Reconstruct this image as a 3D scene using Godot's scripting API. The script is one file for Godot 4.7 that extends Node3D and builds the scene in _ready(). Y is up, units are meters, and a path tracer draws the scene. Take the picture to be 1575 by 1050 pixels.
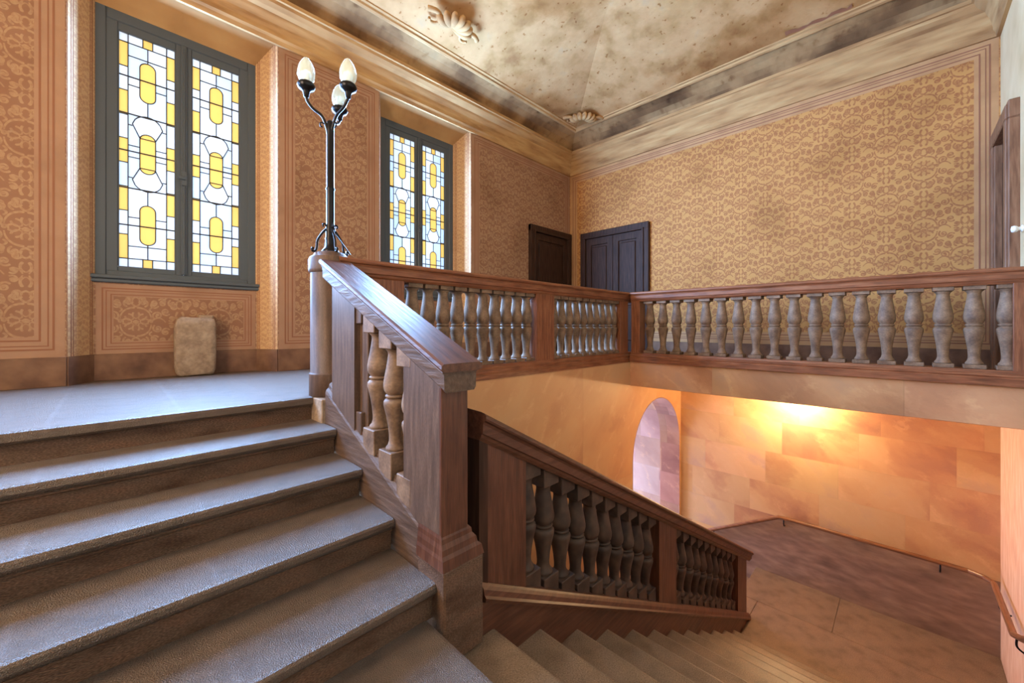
extends Node3D
# Axes of the house: u runs along the window wall (+x), v runs from the right wall to the window wall (-z), y is up; y = 0 is the upper landing.

var M := {}
var taken := {}

func P(u: float, v: float, y: float) -> Vector3:
	return Vector3(u, y, -v)

# ---------------------------------------------------------------- naming and tagging
func numbered(called: String) -> String:
	if not taken.has(called):
		taken[called] = 0
		return called
	taken[called] += 1
	return "%s_%03d" % [called, taken[called]]

func thing(called: String, label: String, category: String, group := "", at := Vector3.ZERO) -> Node3D:
	var o := Node3D.new()
	o.name = numbered(called)
	add_child(o, true)
	o.position = at
	o.set_meta("label", label)
	o.set_meta("category", category)
	if group:
		o.set_meta("group", group)
	return o

func setting(called: String, label: String, category: String) -> Node3D:
	var o := thing(called, label, category)
	o.set_meta("kind", "structure")
	return o

func put(parent: Node, called: String, mesh: Mesh, m: Material, at := Vector3.ZERO, turn := Vector3.ZERO) -> MeshInstance3D:
	var o := MeshInstance3D.new()
	o.name = called
	o.mesh = mesh
	o.material_override = m
	o.position = at
	o.rotation = turn
	parent.add_child(o, true)
	return o

func wall(called: String, label: String, category: String, mesh: Mesh, m: Material) -> MeshInstance3D:
	var o := put(self, numbered(called), mesh, m)
	o.set_meta("label", label)
	o.set_meta("category", category)
	o.set_meta("kind", "structure")
	return o

# ---------------------------------------------------------------- mesh building
func st_new() -> SurfaceTool:
	var st := SurfaceTool.new()
	st.begin(Mesh.PRIMITIVE_TRIANGLES)
	return st

func done(st: SurfaceTool) -> ArrayMesh:
	st.generate_normals()
	return st.commit()

func tri(st: SurfaceTool, a: Vector3, b: Vector3, c: Vector3, n: Vector3, g := -1) -> void:
	st.set_smooth_group(g)
	var pn := (a - c).cross(a - b)
	if pn.length_squared() < 1e-16:
		return
	if pn.dot(n) < 0.0:
		var t := b
		b = c
		c = t
	st.add_vertex(a)
	st.add_vertex(b)
	st.add_vertex(c)

func quad(st: SurfaceTool, a: Vector3, b: Vector3, c: Vector3, d: Vector3, n: Vector3, g := -1) -> void:
	tri(st, a, b, c, n, g)
	tri(st, a, c, d, n, g)

# a box with chamfered edges; lo and hi are opposite corners
func box(st: SurfaceTool, lo: Vector3, hi: Vector3, ch := 0.0) -> void:
	var l := Vector3(minf(lo.x, hi.x), minf(lo.y, hi.y), minf(lo.z, hi.z))
	var h := Vector3(maxf(lo.x, hi.x), maxf(lo.y, hi.y), maxf(lo.z, hi.z))
	var mid := (l + h) / 2.0
	var half := (h - l) / 2.0
	ch = minf(ch, minf(half.x, minf(half.y, half.z)) * 0.9)
	for ax in 3:
		var b := (ax + 1) % 3
		var c := (ax + 2) % 3
		for s in [-1.0, 1.0]:
			var q := []
			for k in [[-1, -1], [1, -1], [1, 1], [-1, 1]]:
				var p := Vector3.ZERO
				p[ax] = s * half[ax]
				p[b] = k[0] * (half[b] - ch)
				p[c] = k[1] * (half[c] - ch)
				q.append(p + mid)
			var n := Vector3.ZERO
			n[ax] = s
			quad(st, q[0], q[1], q[2], q[3], n)
	if ch <= 0.0:
		return
	for ax in 3:
		var b := (ax + 1) % 3
		var c := (ax + 2) % 3
		for sb in [-1.0, 1.0]:
			for sc in [-1.0, 1.0]:
				var q := []
				for k in [[-1, 0], [1, 0], [1, 1], [-1, 1]]:
					var p := Vector3.ZERO
					p[ax] = k[0] * (half[ax] - ch)
					p[b] = sb * (half[b] - (0.0 if k[1] == 0 else ch))
					p[c] = sc * (half[c] - (ch if k[1] == 0 else 0.0))
					q.append(p + mid)
				var n := Vector3.ZERO
				n[b] = sb
				n[c] = sc
				quad(st, q[0], q[1], q[2], q[3], n)
	for sx in [-1.0, 1.0]:
		for sy in [-1.0, 1.0]:
			for sz in [-1.0, 1.0]:
				var s := Vector3(sx, sy, sz)
				tri(st, mid + s * (half - Vector3(0, ch, ch)), mid + s * (half - Vector3(ch, 0, ch)), mid + s * (half - Vector3(ch, ch, 0)), s)

# house axes box
func hbox(st: SurfaceTool, u0: float, u1: float, v0: float, v1: float, y0: float, y1: float, ch := 0.0) -> void:
	box(st, P(u0, v0, y0), P(u1, v1, y1), ch)

func hbox_mesh(u0: float, u1: float, v0: float, v1: float, y0: float, y1: float, ch := 0.0) -> ArrayMesh:
	var st := st_new()
	hbox(st, u0, u1, v0, v1, y0, y1, ch)
	return done(st)

# a polygon (2D) pushed along a direction: origin + x * ex + y * ey, then + depth
func prism(st: SurfaceTool, poly: PackedVector2Array, origin: Vector3, ex: Vector3, ey: Vector3, depth: Vector3, smooth := false) -> void:
	var pts := []
	for p in poly:
		pts.append(origin + ex * p.x + ey * p.y)
	var idx := Geometry2D.triangulate_polygon(poly)
	for i in range(0, idx.size(), 3):
		tri(st, pts[idx[i]], pts[idx[i + 1]], pts[idx[i + 2]], -depth)
		tri(st, pts[idx[i]] + depth, pts[idx[i + 1]] + depth, pts[idx[i + 2]] + depth, depth)
	var cw := Geometry2D.is_polygon_clockwise(poly)
	for i in poly.size():
		var j := (i + 1) % poly.size()
		var e := poly[j] - poly[i]
		var nn := Vector2(e.y, -e.x) * (-1.0 if cw else 1.0)
		quad(st, pts[i], pts[j], pts[j] + depth, pts[i] + depth, ex * nn.x + ey * nn.y, 1 if smooth else -1)

func sweep(st: SurfaceTool, prof: PackedVector2Array, a: Vector3, b: Vector3, side: Vector3) -> void:
	prism(st, prof, a, side, Vector3.UP, b - a)

# rings of revolution round a vertical axis; prof = [radius, height]; sharp corners where a point is repeated
func lathe(st: SurfaceTool, prof: Array, at: Vector3, segs := 20, axis := Basis.IDENTITY) -> void:
	var g := 2
	for i in prof.size() - 1:
		var p: Vector2 = prof[i]
		var q: Vector2 = prof[i + 1]
		if p.is_equal_approx(q):
			g += 1
			continue
		var e := q - p
		for k in segs:
			var a := TAU * k / segs
			var b := TAU * (k + 1) / segs
			var da := Vector3(cos(a), 0, sin(a))
			var db := Vector3(cos(b), 0, sin(b))
			var out := (da + db) * e.y - Vector3.UP * 2.0 * e.x
			quad(st, at + axis * (da * p.x + Vector3.UP * p.y), at + axis * (db * p.x + Vector3.UP * p.y), at + axis * (db * q.x + Vector3.UP * q.y), at + axis * (da * q.x + Vector3.UP * q.y), axis * out, g)

# a round bar along points, with a radius at each
func tube(st: SurfaceTool, pts: Array, radii: Array, segs := 10, g := 1, caps := true) -> void:
	var rings := []
	var side := Vector3.ZERO
	for i in pts.size():
		var t: Vector3 = (pts[mini(i + 1, pts.size() - 1)] - pts[maxi(i - 1, 0)]).normalized()
		if side == Vector3.ZERO:
			side = t.cross(Vector3.UP if absf(t.y) < 0.9 else Vector3.RIGHT).normalized()
		side = (side - t * side.dot(t)).normalized()
		var up := t.cross(side)
		var ring := []
		for k in segs:
			var a := TAU * k / segs
			ring.append(pts[i] + (side * cos(a) + up * sin(a)) * radii[mini(i, radii.size() - 1)])
		rings.append(ring)
	for i in pts.size() - 1:
		for k in segs:
			var j := (k + 1) % segs
			var mid: Vector3 = (rings[i][k] + rings[i + 1][j]) / 2.0 - (pts[i] + pts[i + 1]) / 2.0
			quad(st, rings[i][k], rings[i][j], rings[i + 1][j], rings[i + 1][k], mid, g)
	if caps:
		for i in [0, pts.size() - 1]:
			var n: Vector3 = pts[i] - pts[1 if i == 0 else i - 1]
			for k in range(1, segs - 1):
				tri(st, rings[i][0], rings[i][k], rings[i][k + 1], n)

func curve(ctrl: Array, n := 6) -> Array:   # Catmull-Rom through the points
	var out := []
	for i in ctrl.size() - 1:
		var p0: Vector3 = ctrl[maxi(i - 1, 0)]
		var p1: Vector3 = ctrl[i]
		var p2: Vector3 = ctrl[i + 1]
		var p3: Vector3 = ctrl[mini(i + 2, ctrl.size() - 1)]
		for k in n:
			out.append(p1.cubic_interpolate(p2, p0, p3, float(k) / n))
	out.append(ctrl[-1])
	return out

# ---------------------------------------------------------------- textures
func noise(sd: int, freq: float, octaves := 4, kind := FastNoiseLite.TYPE_SIMPLEX_SMOOTH, warp := 0.0, fractal := FastNoiseLite.FRACTAL_FBM) -> FastNoiseLite:
	var n := FastNoiseLite.new()
	n.seed = sd
	n.frequency = freq
	n.noise_type = kind
	n.fractal_type = fractal
	n.fractal_octaves = octaves
	if warp > 0.0:
		n.domain_warp_enabled = true
		n.domain_warp_amplitude = warp
		n.domain_warp_frequency = freq * 1.5
	return n

func bytes(n: FastNoiseLite, size: int) -> PackedByteArray:
	var im := n.get_seamless_image(size, size)
	im.convert(Image.FORMAT_L8)
	return im.get_data()

func grey_tex(n: FastNoiseLite, size := 512) -> ImageTexture:
	return ImageTexture.create_from_image(Image.create_from_data(size, size, false, Image.FORMAT_L8, bytes(n, size)))

func lut(stops: Array) -> Array:   # stops = [[place, Color], ...]
	var out := []
	for i in 256:
		var x := i / 255.0
		var c: Color = stops[0][1]
		for k in stops.size() - 1:
			if x >= stops[k][0]:
				c = (stops[k][1] as Color).lerp(stops[k + 1][1], clampf((x - stops[k][0]) / (stops[k + 1][0] - stops[k][0]), 0, 1))
		out.append(c)
	return out

# a coloured texture: first noise picks the colour, further noises darken or tint it ([bytes, lut of multipliers])
func ramp_tex(size: int, base: PackedByteArray, stops: Array, layers := []) -> ImageTexture:
	var l := lut(stops)
	var ls := []
	for y in layers:
		ls.append([y[0], lut(y[1])])
	var d := PackedByteArray()
	d.resize(size * size * 3)
	for i in size * size:
		var c: Color = l[base[i]]
		for y in ls:
			c = c * (y[1][y[0][i]] as Color)
		d[i * 3] = int(clampf(c.r, 0, 1) * 255)
		d[i * 3 + 1] = int(clampf(c.g, 0, 1) * 255)
		d[i * 3 + 2] = int(clampf(c.b, 0, 1) * 255)
	return ImageTexture.create_from_image(Image.create_from_data(size, size, false, Image.FORMAT_RGB8, d))

func rgb(r: int, g: int, b: int) -> Color:
	return Color8(r, g, b)

func material(called: String, tex: Texture2D, tint: Color, rough: float, scale := Vector3.ONE, spec := 0.5) -> StandardMaterial3D:
	var m := StandardMaterial3D.new()
	m.resource_name = called
	m.albedo_color = tint
	m.albedo_texture = tex
	m.roughness = rough
	m.metallic_specular = spec
	m.uv1_triplanar = true
	m.uv1_world_triplanar = true
	m.uv1_triplanar_sharpness = 8.0
	m.uv1_scale = scale
	M[called] = m
	return m

func overlay(m: StandardMaterial3D, tex: Texture2D, scale: Vector3) -> void:   # stains and wear multiplied over the fine pattern
	m.detail_enabled = true
	m.detail_albedo = tex
	m.detail_blend_mode = BaseMaterial3D.BLEND_MODE_MUL
	m.detail_uv_layer = BaseMaterial3D.DETAIL_UV_2
	m.uv2_triplanar = true
	m.uv2_world_triplanar = true
	m.uv2_triplanar_sharpness = 8.0
	m.uv2_scale = scale

func relief(m: StandardMaterial3D, tex: Texture2D, cm: float) -> void:
	m.heightmap_enabled = true
	m.heightmap_texture = tex
	m.heightmap_scale = cm

# the damask: scrolls and rosettes drawn as strokes in a half-drop repeat
func damask(w: int, h: int, ground: Color, figure: Color, fill: Color) -> ImageTexture:
	var f := PackedFloat32Array()
	f.resize(w * h)
	var b := PackedFloat32Array()
	b.resize(w * h)
	var stamp := func(a: PackedFloat32Array, x: float, y: float, r: float) -> void:
		for dy in range(-int(r) - 2, int(r) + 3):
			for dx in range(-int(r) - 2, int(r) + 3):
				var px := int(floor(x)) + dx
				var py := int(floor(y)) + dy
				var dd := Vector2(px + 0.5 - x, py + 0.5 - y).length()
				var cov := clampf(r - dd + 0.5, 0, 1)
				if cov > 0:
					var i := posmod(py, h) * w + posmod(px, w)
					a[i] = maxf(a[i], cov)
	var strokes := []   # each: list of [x, y, r] in units of the tile, x mirrored later
	var spiral := func(cx: float, cy: float, r0: float, a0: float, turns: float, th: float) -> void:
		var s := []
		for k in 60:
			var t := k / 59.0
			var r := r0 * (1.0 - 0.82 * t)
			var a := a0 + turns * TAU * t
			s.append([cx + r * cos(a), cy + r * sin(a), th * (1.0 - 0.25 * t)])
		s.append([s[-1][0], s[-1][1], th * 1.7])
		strokes.append(s)
	var arc := func(x0: float, y0: float, x1: float, y1: float, bulge: float, t0: float, t1: float) -> void:
		var s := []
		for k in 50:
			var t := k / 49.0
			var p := Vector2(x0, y0).lerp(Vector2(x1, y1), t)
			var n := Vector2(y1 - y0, x0 - x1)
			p += n * bulge * 4.0 * t * (1.0 - t)
			s.append([p.x, p.y, lerpf(t0, t1, t)])
		strokes.append(s)
	# rosette
	for k in 5:
		var a := -PI / 2 + PI * k / 4.0
		arc.call(0.045 * cos(a), 0.040 * sin(a), 0.135 * cos(a - 0.22), 0.115 * sin(a - 0.22), 0.26, 0.008, 0.016)
		arc.call(0.045 * cos(a), 0.040 * sin(a), 0.135 * cos(a + 0.22), 0.115 * sin(a + 0.22), -0.26, 0.008, 0.016)
	spiral.call(0.0, 0.0, 0.028, 0.0, 1.2, 0.012)
	arc.call(0.025, -0.182, 0.168, -0.045, 0.2, 0.019, 0.010)
	arc.call(0.168, 0.045, 0.025, 0.192, 0.2, 0.010, 0.019)
	spiral.call(0.165, -0.002, 0.030, 2.9, 1.1, 0.012)
	# scrolls round the rosette
	spiral.call(0.242, -0.080, 0.058, 2.6, 1.3, 0.016)
	spiral.call(0.242, 0.092, 0.056, -2.4, -1.3, 0.016)
	spiral.call(0.085, -0.245, 0.050, 1.2, -1.2, 0.016)
	spiral.call(0.09, 0.252, 0.050, -1.0, 1.2, 0.016)
	spiral.call(0.200, -0.225, 0.048, 0.4, 1.3, 0.015)
	spiral.call(0.205, 0.232, 0.046, -0.6, -1.2, 0.015)
	arc.call(0.0, -0.20, 0.03, -0.29, -0.3, 0.018, 0.008)
	arc.call(0.0, 0.21, 0.03, 0.30, 0.3, 0.018, 0.008)
	arc.call(0.18, -0.02, 0.33, 0.005, 0.26, 0.018, 0.009)
	arc.call(0.17, -0.13, 0.17, -0.18, 0.4, 0.014, 0.014)
	arc.call(0.17, 0.14, 0.17, 0.19, -0.4, 0.014, 0.014)
	# filling between the rosettes: palmettes and curls
	for k in 4:
		var a := PI * (0.08 + k * 0.28)
		arc.call(0.5 - 0.03 * sin(a), 0.03 * cos(a), 0.5 - 0.125 * sin(a), 0.13 * cos(a), 0.25 if k % 2 else -0.25, 0.010, 0.020)
	spiral.call(0.335, -0.135, 0.052, 0.8, 1.3, 0.016)
	spiral.call(0.335, 0.142, 0.052, -0.8, -1.3, 0.016)
	spiral.call(0.40, -0.045, 0.040, 2.2, -1.2, 0.014)
	spiral.call(0.40, 0.055, 0.040, -2.2, 1.2, 0.014)
	spiral.call(0.305, -0.245, 0.044, -1.0, -1.2, 0.015)
	spiral.call(0.305, 0.250, 0.044, 1.0, 1.2, 0.015)
	spiral.call(0.425, -0.205, 0.042, 0.0, 1.2, 0.015)
	spiral.call(0.425, 0.212, 0.042, 0.0, -1.2, 0.015)
	arc.call(0.5, -0.18, 0.47, -0.25, 0.3, 0.016, 0.008)
	arc.call(0.5, 0.18, 0.47, 0.25, -0.3, 0.016, 0.008)
	for off in [Vector2(0.25, 0.25), Vector2(0.75, 0.75)]:
		for s in strokes:
			for q in s:
				for mx in [-1.0, 1.0]:
					stamp.call(f, (off.x + mx * q[0]) * w, (off.y + q[1]) * h, q[2] * w * 0.8)
		for k in 9:
			var a := TAU * k / 9.0
			stamp.call(b, (off.x + 0.085 * cos(a)) * w, (off.y + 0.07 * sin(a)) * h, 0.045 * w)
	var nz := bytes(noise(5, 0.03, 3), 512)
	var d := PackedByteArray()
	d.resize(w * h * 3)
	for y in h:
		for x in w:
			var i := y * w + x
			var worn := nz[(y % 512) * 512 + x % 512] / 255.0
			var c := ground.lerp(fill, b[i] * 0.5).lerp(figure, f[i] * clampf(0.35 + worn * 1.0, 0.4, 1.0))
			d[i * 3] = int(c.r * 255)
			d[i * 3 + 1] = int(c.g * 255)
			d[i * 3 + 2] = int(c.b * 255)
	return ImageTexture.create_from_image(Image.create_from_data(w, h, false, Image.FORMAT_RGB8, d))

# painted marble blocks with diagonal veins (paint on plaster)
var marble_noise := []

func faux_marble(w: int, h: int, cols: int, rows: int, stops: Array, sd: int, vary: float, seam: float) -> ImageTexture:
	var rng := RandomNumberGenerator.new()
	rng.seed = sd
	if marble_noise.is_empty():
		marble_noise = [bytes(noise(21, 0.008, 5, FastNoiseLite.TYPE_SIMPLEX_SMOOTH, 40.0), 512), bytes(noise(22, 0.016, 4, FastNoiseLite.TYPE_SIMPLEX_SMOOTH, 30.0, FastNoiseLite.FRACTAL_RIDGED), 512)]
	var n1: PackedByteArray = marble_noise[0]
	var n2: PackedByteArray = marble_noise[1]
	var l := lut(stops)
	var shade := []
	var shift := []
	for k in cols * rows:
		shade.append(Color(1, 1, 1) * (1.0 + rng.randf_range(-vary, vary)) * Color(1, 1.0 + rng.randf_range(-vary, vary) * 0.5, 1.0 + rng.randf_range(-vary, vary)))
		shift.append(Vector2i(rng.randi_range(0, w - 1), rng.randi_range(0, w - 1)))
	var d := PackedByteArray()
	d.resize(w * h * 3)
	for y in h:
		var row := y * rows / h
		var fy := fmod(float(y) * rows / h, 1.0) * h / rows
		for x in w:
			var xx := (x + (w / cols / 2 if row % 2 else 0) + row * 37) % w
			var col := xx * cols / w
			var fx := fmod(float(xx) * cols / w, 1.0) * w / cols
			var k := row * cols + col
			var sx: int = (x + y / 2 + shift[k].x) % w
			var sy: int = (y + shift[k].y) % w
			var i := (sy / 2 % 512) * 512 + sx / 2 % 512
			var c: Color = l[n1[i]]
			var vein := clampf((n2[i] / 255.0 - 0.72) * 3.2, 0, 1)
			c = c.lerp(Color(0.90, 0.74, 0.56), vein * 0.45)
			c = c * (shade[k] as Color)
			var edge := minf(fx, fy)
			if edge < 1.6:
				c = c * (1.0 - seam)
			var j := (y * w + x) * 3
			d[j] = int(clampf(c.r, 0, 1) * 255)
			d[j + 1] = int(clampf(c.g, 0, 1) * 255)
			d[j + 2] = int(clampf(c.b, 0, 1) * 255)
	return ImageTexture.create_from_image(Image.create_from_data(w, h, false, Image.FORMAT_RGB8, d))

func make_materials() -> void:
	var white := Color.WHITE
	var blotch := bytes(noise(11, 0.006, 5), 512)
	var fine := bytes(noise(12, 0.05, 4), 512)
	var grain := bytes(noise(13, 0.012, 5, FastNoiseLite.TYPE_SIMPLEX_SMOOTH, 20.0), 512)
	var fleck := bytes(noise(14, 0.16, 3), 512)
	var fine_tex := ImageTexture.create_from_image(Image.create_from_data(512, 512, false, Image.FORMAT_L8, fine))
	var fleck_tex := ImageTexture.create_from_image(Image.create_from_data(512, 512, false, Image.FORMAT_L8, fleck))
	var grain_tex := ImageTexture.create_from_image(Image.create_from_data(512, 512, false, Image.FORMAT_L8, grain))
	var wear := ramp_tex(512, blotch, [[0.0, Color(0.88, 0.86, 0.84)], [0.4, Color(0.97, 0.96, 0.955)], [0.6, white], [1.0, Color(0.97, 0.965, 0.96)]])
	# wallpaper
	var paper := damask(512, 592, rgb(203, 149, 87), rgb(168, 109, 69), rgb(187, 131, 79))
	var m := material("wallpaper", paper, white, 0.75, Vector3(1 / 0.62, 1 / 0.70, 1 / 0.62), 0.3)
	overlay(m, wear, Vector3.ONE * 0.27)
	m = material("russet_wallpaper", damask(512, 592, rgb(152, 111, 87), rgb(178, 142, 110), rgb(158, 118, 92)), white, 0.75, Vector3(1 / 0.62, 1 / 0.70, 1 / 0.62), 0.3)
	overlay(m, wear, Vector3.ONE * 0.27)
	m = material("border_paint", null, rgb(194, 146, 98), 0.75)
	overlay(m, wear, Vector3.ONE * 0.6)
	m = material("russet_border_paint", null, rgb(170, 130, 102), 0.75)
	overlay(m, wear, Vector3.ONE * 0.6)
	material("border_line_paint", null, rgb(146, 94, 66), 0.75)
	m = material("reveal_paint", damask(256, 296, rgb(212, 172, 126), rgb(192, 146, 108), rgb(206, 164, 120)), white, 0.7, Vector3(1 / 0.3, 1 / 0.34, 1 / 0.3), 0.3)
	overlay(m, wear, Vector3.ONE * 0.5)
	# wood
	for f in [["", [[0.0, rgb(104, 60, 38)], [0.4, rgb(134, 79, 51)], [0.65, rgb(148, 92, 61)], [1.0, rgb(162, 107, 73)]]], ["dark_", [[0.0, rgb(70, 42, 30)], [0.4, rgb(92, 55, 39)], [0.65, rgb(103, 64, 46)], [1.0, rgb(116, 76, 56)]]]]:  # dark_ set: shade of the lower balustrade put into the wood colour
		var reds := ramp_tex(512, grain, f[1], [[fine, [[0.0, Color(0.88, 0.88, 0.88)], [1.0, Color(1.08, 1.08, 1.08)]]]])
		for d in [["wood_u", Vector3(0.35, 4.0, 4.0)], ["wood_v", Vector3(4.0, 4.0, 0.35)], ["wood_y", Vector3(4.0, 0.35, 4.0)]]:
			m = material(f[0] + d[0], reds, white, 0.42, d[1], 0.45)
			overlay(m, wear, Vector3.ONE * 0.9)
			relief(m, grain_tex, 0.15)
	var greys := ramp_tex(512, grain, [[0.0, rgb(72, 54, 43)], [0.4, rgb(89, 68, 55)], [0.65, rgb(98, 76, 62)], [0.88, rgb(109, 86, 70)], [1.0, rgb(140, 115, 94)]], [[fleck, [[0.0, Color(0.75, 0.72, 0.7)], [0.4, white], [1.0, Color(1.12, 1.1, 1.1)]]]])
	m = material("worn_wood_v", greys, white, 0.5, Vector3(4.0, 4.0, 0.5), 0.4)
	relief(m, grain_tex, 0.3)
	m = material("worn_wood_y", greys, white, 0.5, Vector3(4.0, 0.5, 4.0), 0.4)
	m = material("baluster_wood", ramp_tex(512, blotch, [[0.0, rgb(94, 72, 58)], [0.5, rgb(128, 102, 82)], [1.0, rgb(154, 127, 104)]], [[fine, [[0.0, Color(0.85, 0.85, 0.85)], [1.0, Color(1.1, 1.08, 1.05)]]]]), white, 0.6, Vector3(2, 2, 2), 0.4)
	m = material("shaded_baluster_wood", ramp_tex(512, blotch, [[0.0, rgb(54, 40, 33)], [0.5, rgb(76, 58, 48)], [1.0, rgb(98, 76, 62)]]), white, 0.6, Vector3(2, 2, 2), 0.4)  # same baluster wood, with the lower flight's shade put into its colour
	m = material("dark_door_wood", ramp_tex(512, grain, [[0.0, rgb(44, 28, 21)], [0.5, rgb(62, 40, 30)], [1.0, rgb(80, 55, 42)]]), white, 0.55, Vector3(4.0, 0.4, 4.0), 0.3)
	m = material("door_frame_wood", ramp_tex(512, grain, [[0.0, rgb(92, 60, 42)], [0.5, rgb(132, 92, 66)], [1.0, rgb(158, 118, 88)]]), white, 0.5, Vector3(4.0, 0.4, 4.0), 0.4)
	# stone of steps and floors
	var granite := ramp_tex(512, fleck, [[0.0, rgb(58, 44, 35)], [0.36, rgb(88, 69, 56)], [0.6, rgb(108, 87, 72)], [1.0, rgb(142, 120, 102)]], [[blotch, [[0.0, Color(0.86, 0.82, 0.8)], [0.5, white], [1.0, Color(1.08, 1.06, 1.04)]]]])
	m = material("step_stone", granite, white, 0.40, Vector3(2.0, 4.0, 3.2), 0.75)
	relief(m, fleck_tex, 0.8)
	var brown := ramp_tex(512, fleck, [[0.0, rgb(60, 44, 34)], [0.4, rgb(94, 71, 56)], [0.7, rgb(114, 89, 71)], [1.0, rgb(146, 117, 94)]], [[blotch, [[0.0, Color(0.72, 0.62, 0.55)], [0.5, white], [1.0, Color(1.12, 1.04, 1.0)]]]])
	m = material("riser_stone", brown, white, 0.6, Vector3(0.9, 3.0, 0.9), 0.4)
	relief(m, fleck_tex, 0.2)
	m = material("lower_stone", ramp_tex(512, fleck, [[0.0, rgb(92, 76, 62)], [0.45, rgb(126, 105, 87)], [1.0, rgb(158, 136, 116)]], [[blotch, [[0.0, Color(0.85, 0.82, 0.8)], [0.5, white], [1.0, Color(1.08, 1.06, 1.04)]]]]), white, 0.4, Vector3(1.4, 1.4, 1.4), 0.5)
	relief(m, fleck_tex, 0.08)
	m = material("rough_stone", ramp_tex(512, grain, [[0.0, rgb(132, 110, 92)], [0.5, rgb(162, 138, 116)], [1.0, rgb(182, 160, 136)]], [[fine, [[0.0, Color(0.88, 0.88, 0.88)], [1.0, Color(1.06, 1.06, 1.06)]]]]), white, 0.85, Vector3(1, 1, 1), 0.3)
	relief(m, fine_tex, 0.25)
	# painted walls of the stairwell
	m = material("marble_paint", faux_marble(1024, 512, 7, 6, [[0.0, rgb(158, 112, 92)], [0.28, rgb(190, 142, 104)], [0.5, rgb(206, 164, 118)], [0.78, rgb(212, 174, 128)], [1.0, rgb(192, 158, 134)]], 21, 0.035, 0.02), white, 0.5, Vector3(1 / 6.0, 1 / 2.8, 1 / 6.0), 0.45)
	m = material("mauve_paint", faux_marble(1024, 512, 9, 5, [[0.0, rgb(142, 116, 112)], [0.5, rgb(168, 146, 138)], [1.0, rgb(184, 166, 158)]], 51, 0.05, 0.05), white, 0.55, Vector3(1 / 5.0, 1 / 2.6, 1 / 5.0), 0.4)
	m = material("rose_paint", faux_marble(1024, 512, 9, 5, [[0.0, rgb(132, 92, 82)], [0.5, rgb(160, 120, 104)], [1.0, rgb(178, 144, 126)]], 52, 0.06, 0.05), white, 0.55, Vector3(1 / 5.0, 1 / 2.6, 1 / 5.0), 0.4)
	m = material("amber_paint", faux_marble(1024, 512, 3, 2, [[0.0, rgb(178, 126, 90)], [0.4, rgb(202, 152, 106)], [0.7, rgb(208, 162, 114)], [1.0, rgb(204, 164, 122)]], 25, 0.02, 0.03), white, 0.5, Vector3(1 / 6.0, 1 / 3.2, 1 / 6.0), 0.4)
	m = material("beam_paint", faux_marble(1024, 512, 3, 2, [[0.0, rgb(156, 110, 82)], [0.4, rgb(188, 138, 102)], [0.7, rgb(202, 154, 116)], [1.0, rgb(184, 146, 118)]], 31, 0.03, 0.05), white, 0.6, Vector3(1 / 5.0, 1 / 2.5, 1 / 5.0), 0.35)
	m = material("dado_paint", ramp_tex(512, grain, [[0.0, rgb(132, 108, 92)], [0.5, rgb(152, 126, 108)], [1.0, rgb(170, 144, 124)]], [[blotch, [[0.0, Color(0.85, 0.82, 0.82)], [1.0, Color(1.08, 1.05, 1.02)]]]]), white, 0.4, Vector3(0.5, 1.6, 0.5), 0.5)
	m = material("pale_plaster", ramp_tex(512, blotch, [[0.0, rgb(204, 174, 130)], [0.4, rgb(218, 190, 146)], [1.0, rgb(230, 206, 164)]]), white, 0.8, Vector3(0.4, 0.4, 0.4), 0.3)
	m = material("lower_right_paint", ramp_tex(512, grain, [[0.0, rgb(204, 154, 122)], [0.5, rgb(218, 174, 138)], [1.0, rgb(228, 192, 160)]]), white, 0.6, Vector3(1.2, 0.4, 1.2), 0.35)
	m = material("baseboard_paint", ramp_tex(512, blotch, [[0.0, rgb(92, 64, 50)], [0.5, rgb(124, 90, 70)], [1.0, rgb(146, 110, 84)]]), white, 0.6, Vector3(1, 1, 1), 0.35)
	# ceiling
	var c1 := bytes(noise(41, 0.006, 5, FastNoiseLite.TYPE_SIMPLEX_SMOOTH, 40.0), 512)
	var c2 := bytes(noise(42, 0.005, 5, FastNoiseLite.TYPE_SIMPLEX_SMOOTH, 40.0), 512)
	var c3 := bytes(noise(43, 0.03, 4), 512)
	m = material("ceiling_plaster", ramp_tex(512, c1, [[0.0, rgb(154, 110, 70)], [0.25, rgb(178, 136, 88)], [0.5, rgb(194, 150, 103)], [0.8, rgb(200, 158, 110)], [1.0, rgb(190, 156, 116)]], [[c3, [[0.0, Color(0.70, 0.58, 0.48)], [0.12, Color(0.84, 0.75, 0.66)], [0.19, Color(0.985, 0.98, 0.97)], [1.0, Color(1.02, 1.02, 1.02)]]]]), white, 0.85, Vector3(1, 1, 1) / 1.9, 0.25)
	overlay(m, ramp_tex(512, c2, [[0.0, Color(0.68, 0.58, 0.49)], [0.3, Color(0.90, 0.85, 0.79)], [0.5, white], [0.75, white], [1.0, Color(0.95, 0.95, 0.91)]]), Vector3(1, 1, 1) / 5.3)
	relief(m, fine_tex, 0.15)
	m = material("cove_plaster", ramp_tex(512, c2, [[0.0, rgb(90, 64, 43)], [0.32, rgb(126, 94, 64)], [0.5, rgb(160, 124, 86)], [0.72, rgb(178, 142, 100)], [1.0, rgb(164, 136, 100)]], [[c3, [[0.0, Color(0.7, 0.62, 0.54)], [0.3, Color(0.95, 0.94, 0.92)], [1.0, Color(1.06, 1.05, 1.03)]]]]), white, 0.85, Vector3(1, 1, 1) / 3.1, 0.25)
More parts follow.
